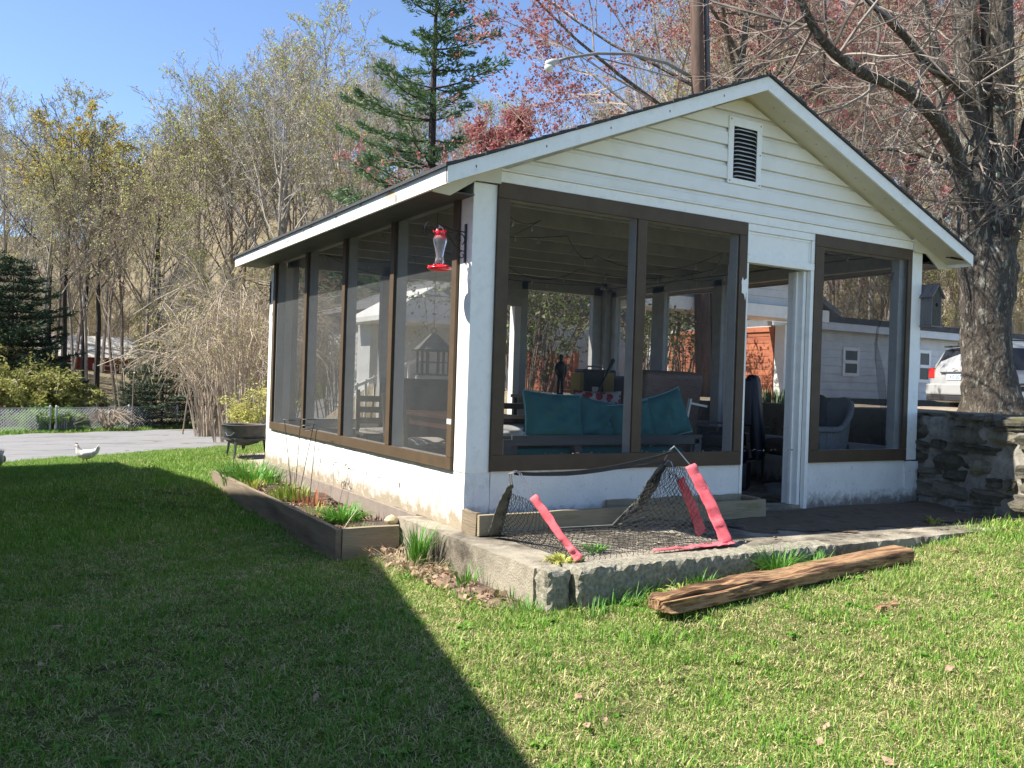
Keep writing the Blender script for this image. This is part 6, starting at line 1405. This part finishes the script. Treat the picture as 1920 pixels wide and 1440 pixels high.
# local: y forward from rear face at 0 .. 4.7 ; x half width .87 ; sections (y, z-bottom, z-belt, z-top, halfwidth belt, halfwidth top)
secs=[(0.0,.42,.86,.98,.80,.74),(.04,.30,.90,1.02,.86,.78),(.22,.27,.92,1.40,.875,.66),(.45,.26,.93,1.49,.88,.64),(1.2,.24,.93,1.53,.885,.65),(2.3,.24,.93,1.53,.885,.65),(2.9,.24,.93,1.42,.885,.64),(3.45,.24,.95,.99,.88,.70),(4.2,.24,.84,.88,.86,.66),(4.62,.26,.66,.72,.78,.60),(4.7,.34,.58,.62,.66,.5)]
V=[];Fc=[]
for (y_,zb_,zm,zt2,hm,ht) in secs:
    pr2=[(-hm*.93,zb_),(-hm*1.0,zb_+.16),(-hm,zm-.12),(-hm*.97,zm),(-ht,zt2-.04),(-ht*.8,zt2),(0,zt2+.012),(ht*.8,zt2),(ht,zt2-.04),(hm*.97,zm),(hm,zm-.12),(hm,zb_+.16),(hm*.93,zb_)]
    for a,z_ in pr2: V.append((a,y_,z_))
m=13
for i in range(len(secs)-1):
    for j in range(m): a=i*m+j;b_=i*m+(j+1)%m; Fc.append((a,b_,b_+m,a+m))
Fc+=[tuple(range(m)),tuple(reversed([ (len(secs)-1)*m+j for j in range(m)]))]
o=MB().add(V,Fc).build('body',cw,car,local=True,bevel=.02); o.data.polygons.foreach_set('use_smooth',[True]*len(o.data.polygons))
def cpanel(n,m_,pts,off=.0,par=car): return MB().add(pts,[tuple(range(len(pts)))]).build(n,m_,par,local=True,fixn=False)
MB().add([(-.68,.035,1.00),(.68,.035,1.00),(.60,.205,1.385),(-.60,.205,1.385),(-.68,.055,1.0),(.68,.055,1.0),(.60,.225,1.385),(-.60,.225,1.385)],[(0,1,2,3),(7,6,5,4),(0,4,5,1),(1,5,6,2),(2,6,7,3),(3,7,4,0)]).build('rear_window',gl,car,local=True)
MB().box(-.56,.56,.13,.26,1.44,1.475).build('rear_spoiler',blt,car,local=True,bevel=.008)
for s_ in (-1,1):
    MB().box(s_*.66,s_*.855,-.012,.10,.78,1.0).build('tail_light',redl,car,local=True,bevel=.015)
    for y0,y1,za,zb2 in ((.50,1.15,.97,1.42),(1.22,2.15,.97,1.44),(2.22,2.95,.97,1.38)):
        MB().add([(s_*.868,y0,za),(s_*.868,y1,za),(s_*.675,y1,zb2),(s_*.675,y0,zb2),(s_*.86,y0,za),(s_*.86,y1,za),(s_*.665,y1,zb2),(s_*.665,y0,zb2)],[(0,1,2,3),(7,6,5,4),(0,4,5,1),(1,5,6,2),(2,6,7,3),(3,7,4,0)]).build('side_window',gl,car,local=True)
    MB().tube([(s_*.60,.5,1.53),(s_*.60,.6,1.58),(s_*.60,2.4,1.58),(s_*.60,2.5,1.54)],.018,6).build('roof_rail',blt,car,local=True)
    for y0 in (.85,3.55):
        wl=MB(); n=28; pf=[(.22,.0),(.30,.0),(.325,.03),(.325,.17),(.30,.20),(.22,.20)]; V=[];Fc=[]
        for j in range(n):
            q=6.2832*j/n
            for r_,h in pf: V.append((s_*(.70+h),y0+r_*math.cos(q),.325+r_*math.sin(q)))
        k6=len(pf)
        for j in range(n):
            for l in range(k6-1): a=j*k6+l;b_=((j+1)%n)*k6+l; Fc.append((a,b_,b_+1,a+1))
        w_=wl.add(V,Fc).build('wheel',tyre,car,local=True)
        MB().tube([(s_*.84,y0,.325),(s_*.85,y0,.325)],.215,24).build('wheel_disc',blt,w_,local=True)
        for q in range(5):
            a=q*1.2566+.3; MB().beam((s_*.875,y0,.325),(s_*.875,y0+.205*math.cos(a),.325+.205*math.sin(a)),.055,.03,(1,0,0)).build('spoke',alloy,w_,local=True)
        MB().tube([(s_*.868,y0+.215*math.cos(q2),.325+.215*math.sin(q2)) for q2 in np.linspace(0,6.2832,25)],.014,5).build('rim',alloy,w_,local=True)
        MB().tube([(s_*.895,y0+.36*math.cos(q2),.325+.36*math.sin(q2)) for q2 in np.linspace(-.25,3.39,20)],.022,5).build('wheel_arch',blt,car,local=True)
MB().box(-.84,.84,-.06,.10,.30,.42).build('lower_bumper',blt,car,local=True,bevel=.02); MB().box(-.855,.855,-.075,.10,.425,.66).build('bumper',cw,car,local=True,bevel=.03)
MB().box(-.27,.27,-.012,-.001,.74,.87).build('number_plate',mat('plate_pale_blue',[(.50,.55,.62)],.4),car,local=True); MB().box(-.45,.45,-.03,.0,.885,.915).build('chrome_strip',alloy,car,local=True,bevel=.004)
b=MB(); b.tube([(.07*math.cos(q),-.035,.955+.035*math.sin(q)) for q in np.linspace(0,6.2832,17)],.006,4); b.build('oval_badge',alloy,car,local=True)
# lettering on the plate and tailgate (illegible small strokes in the photograph)
def text(s_,size,loc,m_,par,rot=(R(90),0,0)):
    cu=bpy.data.curves.new('t','FONT'); cu.body=s_; cu.size=size; cu.align_x='CENTER'; ob=bpy.data.objects.new('t',cu); C.objects.link(ob)
    dg=bpy.context.evaluated_depsgraph_get(); me=bpy.data.meshes.new_from_object(ob.evaluated_get(dg)); bpy.data.objects.remove(ob); me.materials.clear(); me.materials.append(m_)
    o=bpy.data.objects.new('lettering',me); C.objects.link(o); o.parent=par; o.location=loc; o.rotation_euler=rot; return o
text('KC·207',.11,(0,-.0135,.765),mat('plate_blue_ink',[(.02,.05,.20)],.5),car)
# birdhouse etc done
# ================================================================ grass
def grass_mat(name,sat=1.0):
    m=bpy.data.materials.new(name); m.use_nodes=True; nt=m.node_tree; b=nt.nodes['Principled BSDF']
    v=coords(nt,'Position'); 
    big=noise(nt,v,1.3,5,.68); mid=noise(nt,v,6,5,.7)
    at_=nt.nodes.new('ShaderNodeAttribute'); at_.attribute_name='tint'; at_.attribute_type='GEOMETRY'
    green=ramp(nt,at_.outputs['Fac'],[(.070,.190,.018),(.165,.33,.034),(.30,.43,.065),(.31,.39,.09)],0,1)
    straw=ramp(nt,at_.outputs['Fac'],[(.20,.28,.05),(.38,.40,.12),(.58,.50,.24),(.66,.55,.31)],0,1)
    f=mth(nt,'ADD',mth(nt,'MULTIPLY',big,.9),mth(nt,'MULTIPLY',mid,.6))
    sx=nt.nodes.new('ShaderNodeSeparateXYZ'); nt.links.new(v,sx.inputs[0])
    f=mth(nt,'ADD',f,mth(nt,'MULTIPLY',mth(nt,'SUBTRACT',at_.outputs['Fac'],.5),.62))
    f=mth(nt,'ADD',f,mth(nt,'MULTIPLY',sx.outputs[0],.020))
    k=ramp(nt,f,[(0,0,0),(1,1,1)],.61,1.0)
    col=mixc(nt,k,green,straw)
    nt.links.new(col,b.inputs[0]); b.inputs['Roughness'].default_value=.55; b.inputs['Specular IOR Level'].default_value=.35
    t=nt.nodes.new('ShaderNodeBsdfTranslucent'); nt.links.new(col,t.inputs[0]); ms=nt.nodes.new('ShaderNodeMixShader'); ms.inputs[0].default_value=.32
    nt.links.new(b.outputs[0],ms.inputs[1]); nt.links.new(t.outputs[0],ms.inputs[2]); nt.links.new(ms.outputs[0],nt.nodes['Material Output'].inputs[0])
    return m
gm=grass_mat('lawn_grass')
def tuft(seed,n,rad,h,wd,flat=.35,lie=.8):
    r=np.random.RandomState(seed); V=[];Fc=[];T=[]
    for i in range(n):
        a=r.rand()*6.283; q=rad*math.sqrt(r.rand()); x,y=q*math.cos(a),q*math.sin(a); L=h*(.45+.9*r.rand()); da=r.rand()*6.283
        dead=r.rand()<flat; ln=(.9 if dead else .25)+lie*.6*r.rand(); d=np.array([math.cos(da),math.sin(da),0]); s=np.array([-d[1],d[0],0])
        p0=np.array([x,y,-.004]); p1=p0+d*L*.45*math.sin(ln*.7)+np.array([0,0,L*.5*math.cos(ln*.7)]); p2=p1+d*L*.55*math.sin(ln*1.45)+np.array([0,0,L*.5*math.cos(ln*1.45)])
        if dead: p1[2]*=.55; p2[2]=max(.003,p2[2]*.35)
        w_=wd*(.7+.6*r.rand()); o=len(V); V+=[p0-s*w_,p0+s*w_,p1+s*w_*.8,p1-s*w_*.8,p2]; Fc+=[(o,o+1,o+2,o+3),(o+3,o+2,o+4)]
        tt=np.clip((.80 if dead else .28)+r.randn()*.17,0,1); T+=[tt]*5
    me=bpy.data.meshes.new('grass_tuft'); me.from_pydata([tuple(v) for v in V],[],Fc); me.materials.append(gm)
    at_=me.attributes.new('tint','FLOAT','POINT'); at_.data.foreach_set('value',T); me.update()
    return bpy.data.objects.new('grass_tuft',me)
def scatter(o,tufts,dens,s0,s1,seed,patch=None,lo=.0):
    ng=bpy.data.node_groups.new('scatter_grass','GeometryNodeTree')
    ng.interface.new_socket('Geometry',in_out='INPUT',socket_type='NodeSocketGeometry'); ng.interface.new_socket('Geometry',in_out='OUTPUT',socket_type='NodeSocketGeometry')
    N=ng.nodes.new; L=ng.links.new
    gi=N('NodeGroupInput'); go=N('NodeGroupOutput'); dp=N('GeometryNodeDistributePointsOnFaces'); dp.inputs['Seed'].default_value=seed
    L(gi.outputs[0],dp.inputs['Mesh'])
    pos=N('GeometryNodeInputPosition'); nz=N('ShaderNodeTexNoise'); nz.inputs['Scale'].default_value=patch or 2.2; nz.inputs['Detail'].default_value=3; L(pos.outputs[0],nz.inputs['Vector'])
    mr=N('ShaderNodeMapRange'); mr.inputs['From Min'].default_value=.35; mr.inputs['From Max'].default_value=.62; mr.inputs['To Min'].default_value=lo*dens; mr.inputs['To Max'].default_value=dens; L(nz.outputs[0],mr.inputs['Value']); L(mr.outputs[0],dp.inputs['Density'])
    jn=N('GeometryNodeJoinGeometry')
    for t in tufts:
        oi=N('GeometryNodeObjectInfo'); oi.inputs['Object'].default_value=t; oi.inputs['As Instance'].default_value=True; L(oi.outputs['Geometry'],jn.inputs[0])
    ip=N('GeometryNodeInstanceOnPoints'); ip.inputs['Pick Instance'].default_value=True; L(dp.outputs['Points'],ip.inputs['Points']); L(jn.outputs[0],ip.inputs['Instance'])
    rv=N('FunctionNodeRandomValue'); rv.data_type='FLOAT_VECTOR'; rv.inputs[0].default_value=(-.12,-.12,0); rv.inputs[1].default_value=(.12,.12,6.283); rv.inputs['Seed'].default_value=seed+1; L(rv.outputs[0],ip.inputs['Rotation'])
    rs2=N('FunctionNodeRandomValue'); rs2.data_type='FLOAT'; rs2.inputs[2].default_value=s0; rs2.inputs[3].default_value=s1; rs2.inputs['Seed'].default_value=seed+2
    L(rs2.outputs[1],ip.inputs['Scale']); L(ip.outputs[0],go.inputs[0])
    md=o.modifiers.new('scatter','NODES'); md.node_group=ng
def clear_of(x,y,m=0):
    bad=((x>-.17-m)&(x<8)&(y>-1.32-m)&(y<.74))|((x>-.02)&(x<4.95)&(y>.7)&(y<5.0))|((x>-.69)&(x<-.1)&(y>.57)&(y<4.58))
    bad|=((x>-.44)&(x<-.17)&(y>-1.15)&(y<.6)); bad|=(y>_road(x)-.03); bad|=((np.abs((x-1.45)/1.35)**4+np.abs((y-6.6)/1.6)**4)<.8)&(y>4.9)
    bad|=(x>wallx_np(y)-.02)&(y<.3); bad|=(x>4.9)&(y>-.2)&(y<25)
    return ~bad
def wallx_np(y): return np.where(y>-1.5,4.86+.28*(y-.1),4.41-.02*(y+1.5))
def inview(x,y,mg=.30):
    dx,dy=x-CAM[0],y-CAM[1]; dep=dx*_f[0]+dy*_f[1]; lat=dx*_r0[0]+dy*_r0[1]; return (dep>2.2)&(np.abs(lat)<dep*(.60+mg)+.35)
def dist(x,y): return np.hypot(x-CAM[0],y-CAM[1])
short=[tuft(100+i,150,.13,.027,.0017,.50) for i in range(6)]
lush=[tuft(200+i,90,.10,.042,.0019,.10,.9) for i in range(4)]
strawt=[tuft(300+i,55,.13,.060,.0013,.9,1.0) for i in range(3)]
far_=[tuft(400+i,120,.22,.060,.0034,.35) for i in range(4)]
verge=[tuft(500+i,90,.30,.14,.009,.2) for i in range(3)]
gx_=[-4+.15*i for i in range(90)]; gy_=[-4.6+.15*i for i in range(75)]
near=grid_mesh('lawn_grass',gx_,gy_,gm,lambda x,y:clear_of(x,y)&inview(x,y)&(dist(x,y)<7.6)&(y<5)); tag(near,kind='stuff'); scatter(near,short,225,.5,1.35,1,patch=6.5,lo=.10)
n2_=grid_mesh('lush_grass_patches',gx_,gy_,gm,lambda x,y:clear_of(x,y)&inview(x,y)&(dist(x,y)<9)&(y<6)); tag(n2_,kind='stuff'); scatter(n2_,lush,85,.6,1.5,5,patch=2.6,lo=-.5)
n3_=grid_mesh('dead_grass_wisps',gx_,gy_,gm,lambda x,y:clear_of(x,y)&inview(x,y)&(dist(x,y)<9)&(y<6)); tag(n3_,kind='stuff'); scatter(n3_,strawt,85,.7,1.5,9,patch=2.5,lo=.3)
def weed_tuft(seed,n,L0):
    r=np.random.RandomState(seed); V=[];Fc=[];T=[]
    for i in range(n):
        da=i*6.283/n+r.rand()*.5; d=np.array([math.cos(da),math.sin(da),0]); s=np.array([-d[1],d[0],0]); L=L0*(.6+.6*r.rand()); w_=L*.17; c=np.array([r.randn()*.02,r.randn()*.02,0]); up=.35+.4*r.rand(); o=len(V)
        P=[c,c+d*L*.35+np.array([0,0,L*up*.5]),c+d*L*.7+np.array([0,0,L*up*.6]),c+d*L+np.array([0,0,L*up*.3])]
        V+=[P[0],P[1]-s*w_,P[1]+s*w_,P[2]-s*w_*1.1,P[2]+s*w_*1.1,P[3]]; Fc+=[(o,o+1,o+2),(o+1,o+3,o+4,o+2),(o+3,o+5,o+4)]; T+=[float(np.clip(.1+.25*r.rand(),0,1))]*6
    me=bpy.data.meshes.new('lawn_weed'); me.from_pydata([tuple(v) for v in V],[],Fc); me.materials.append(gm); at_=me.attributes.new('tint','FLOAT','POINT'); at_.data.foreach_set('value',T); return bpy.data.objects.new('lawn_weed',me)
n4_=grid_mesh('lawn_weeds',gx_,gy_,gm,lambda x,y:clear_of(x,y)&inview(x,y)&(dist(x,y)<9)&(y<6)); tag(n4_,kind='stuff'); scatter(n4_,[weed_tuft(600+i,9+2*i,.045) for i in range(3)],26,.5,1.3,21,patch=1.2,lo=.1)
gx2=[-6+.3*i for i in range(50)]; gy2=[-3+.3*i for i in range(75)]
mid_=grid_mesh('distant_lawn_grass',gx2,gy2,gm,lambda x,y:clear_of(x,y)&inview(x,y)&(dist(x,y)>=7.4)&(x<9)); tag(mid_,kind='stuff'); scatter(mid_,far_,90,.7,1.2,13,lo=.75)
gx3=[-12+.6*i for i in range(60)]; gy3=[30+.6*i for i in range(50)]
vg=grid_mesh('verge_grass',gx3,gy3,gm,lambda x,y:(y>_road(x)+16.6)&(y<_road(x)+19.6)&inview(x,y)); tag(vg,kind='stuff'); scatter(vg,verge,26,.7,1.3,17,lo=.6)
# fallen leaves on the lawn
litter('fallen_leaves',mat('fallen_leaf_brown',[(.30,.17,.10),(.46,.31,.20),(.20,.11,.07)],.9,40,trans=.2),170,lambda r:(lambda x,y:(x,y,tz(x,y)+.018))(*(lambda p:p)(next((a,b_) for a,b_ in iter(lambda:(r.uniform(-2.9,4.0),r.uniform(-4.4,3.0)),None) if bool(clear_of(np.array(a),np.array(b_),.06))))) if True else None,.022,.45,77)
